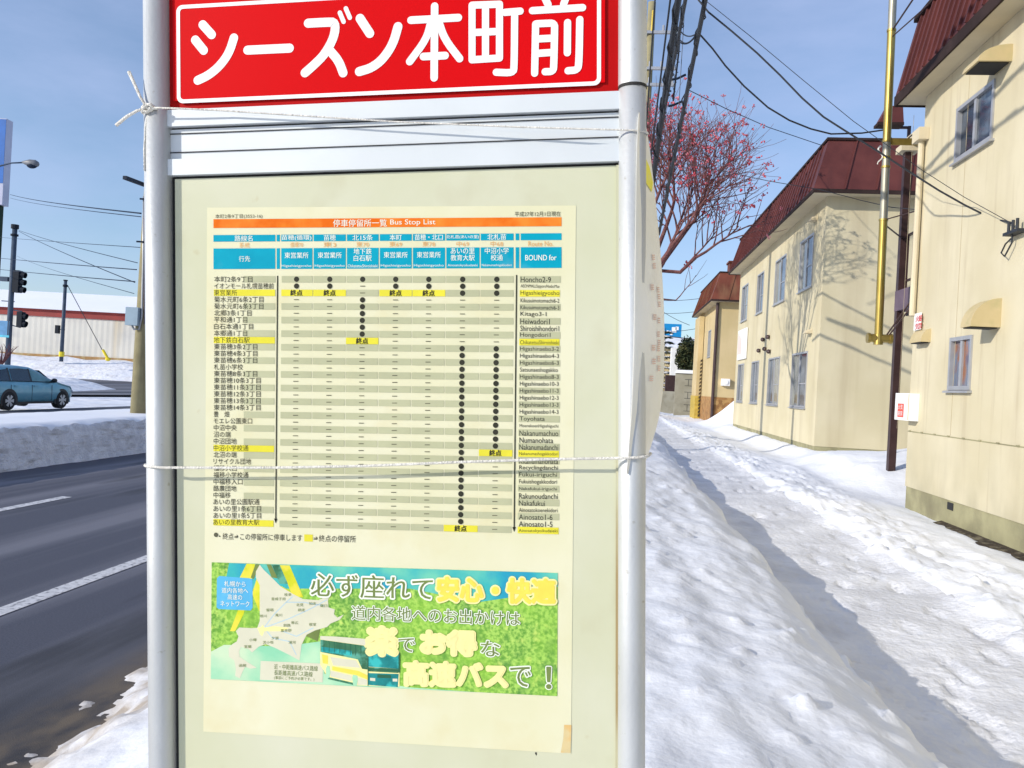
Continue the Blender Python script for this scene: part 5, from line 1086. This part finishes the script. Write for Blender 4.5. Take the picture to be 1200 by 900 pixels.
for s in (1, -1):
    for nm_, xs2 in (('rear_quarter_window', (.42, .95, 1.02)), ('rear_door_window', (1.10, 1.55, 1.98)), ('front_door_window', (2.05, 2.5, 3.02))):
        m = MB(); a0, a1, a2 = xs2
        if nm_[0:5] == 'front': pts = [side(a0, .08, s), side(a2+.1, .10, s), side(2.62, .86, s), side(2.3, .92, s), side(a0, .93, s)]
        elif nm_.startswith('rear_q'): pts = [side(a0+.12, .10, s), side(a2, .08, s), side(a2, .92, s), side(a0+.25, .90, s)]
        else: pts = [side(a0, .08, s), side(a2, .08, s), side(a2, .93, s), side(a1, .93, s), side(a0, .92, s)]
        m.poly(pts); car.part(nm_, m, M['car_glass_light'] if nm_[:5] == 'front' else M['car_glass'])
    m = MB()
    for (x0, f0, x1, f1) in ((1.02, .02, 1.02, .98), (2.0, .02, 2.0, .98)): a_, b2_ = side(x0, f0, s, .010), side(x1, f1, s, .010); m.hexa([a_+Vector((0, -.035, 0)), a_+Vector((0, .035, 0)), a_+Vector((s*.01, .035, 0)), a_+Vector((s*.01, -.035, 0)), b2_+Vector((0, -.035, 0)), b2_+Vector((0, .035, 0)), b2_+Vector((s*.01, .035, 0)), b2_+Vector((s*.01, -.035, 0))])
    a_ = [side(x, .04, s, .012) for x in (.5, 1.2, 2, 2.7, 3.15)]; m.tube(a_, .014, 5)
    car.part('window_trim', m, M['black_plastic'])
    m = MB(); c = cp(2.98, s*.93, 1.0); m.sphere(c, (.11, .07, .08), 10, 6); m.tube([cp(3.0, s*.78, .95), c], .03, 6); car.part('wing_mirror', m, M['black_plastic'], smooth=True)
    for x in (1.25, 2.2):
        m = MB(); q = cp(x, s*.845, .80); m.box(tuple(q-Vector((.012, .09, .015))), tuple(q+Vector((.012, .09, .015)))); car.part('door_handle', m, M['car'])
    m = MB()
    for x in (1.02, 2.02, 3.02):
        q = cp(x, s*.832, .42); m.box(tuple(q-Vector((.004, .006, .12))), tuple(q+Vector((.004, .006, .42))))
    car.part('door_gap', m, M['black_plastic'])
    m = MB(); m.box(tuple(cp(1.15, s*.80, .20)-Vector((.03, 0, 0))), tuple(cp(3.1, s*.80, .27)+Vector((.03, 0, 0)))); car.part('side_skirt', m, M['black_plastic'])
    for x in (.95, 3.58):
        m = MB(); n_2 = 18; yo = s*(ip(hwid, x)+.006)
        m.poly([cp(x+.40*cos(2*pi*k/n_2), yo, max(.16, .31+.40*sin(2*pi*k/n_2))) for k in range(n_2)]); car.part('wheel_arch', m, M['black_plastic'])
        m = MB(); c0_, c1__ = cp(x, s*.62, .31), cp(x, s*.845, .31); m.tube([c0_, cp(x, s*.83, .31), c1__], [.31, .31, .29], 24); wo2 = car.part('wheel', m, M['tyre'])
        m = MB(); yr_ = s*.850
        m.tube([cp(x, yr_-s*.002, .31), cp(x, yr_+s*.006, .31)], .07, 12)
        for k in range(6):
            t0 = 2*pi*k/6
            m.poly([cp(x+r_*cos(t0+dt), yr_+s*.004, .31+r_*sin(t0+dt)) for r_, dt in ((.06, -.5), (.20, -.30), (.20, .30), (.06, .5))])
        car.part('rim', m, M['rim'], wo2)
m = MB(); m.tube([cp(.1, 0, 1.0), cp(.1, 0, 1.0)+Vector((0, .001, 0))], .001, 4)
m = MB(); m.poly([cp(.095, -.62, 1.0), cp(.095, .62, 1.0), cp(.40, .55, 1.36), cp(.40, -.55, 1.36)]); 
for v in m.v: v.y -= .02
car.part('rear_window', m, M['car_glass'])
m = MB(); m.poly([cp(3.22, -.62, .975), cp(3.22, .62, .975), cp(2.66, .55, 1.325), cp(2.66, -.55, 1.325)])
for v in m.v: v.z += .012; v.y += .012
car.part('windscreen', m, M['car_glass'])
for s in (1, -1):
    m = MB(); q = cp(.06, s*.68, .80); m.box(tuple(q-Vector((.09, .07, .13))), tuple(q+Vector((.09, .03, .13)))); car.part('tail_light', m, M['red'])
    m = MB(); m.sphere(cp(4.30, s*.58, .60), (.16, .10, .07), 10, 6); car.part('headlight', m, M['frame'])
m = MB(); m.hexa([cp(4.40, -.56, .2), cp(4.40, .56, .2), cp(4.52, .5, .2), cp(4.52, -.5, .2), cp(4.40, -.56, .42), cp(4.40, .56, .42), cp(4.50, .5, .42), cp(4.50, -.5, .42)]); car.part('front_bumper', m, M['car'])
m = MB(); m.hexa([cp(-.06, -.72, .26), cp(-.06, .72, .26), cp(.06, .78, .26), cp(.06, -.78, .26), cp(-.06, -.72, .52), cp(-.06, .72, .52), cp(.06, .78, .52), cp(.06, -.78, .52)]); car.part('rear_bumper', m, M['car'])
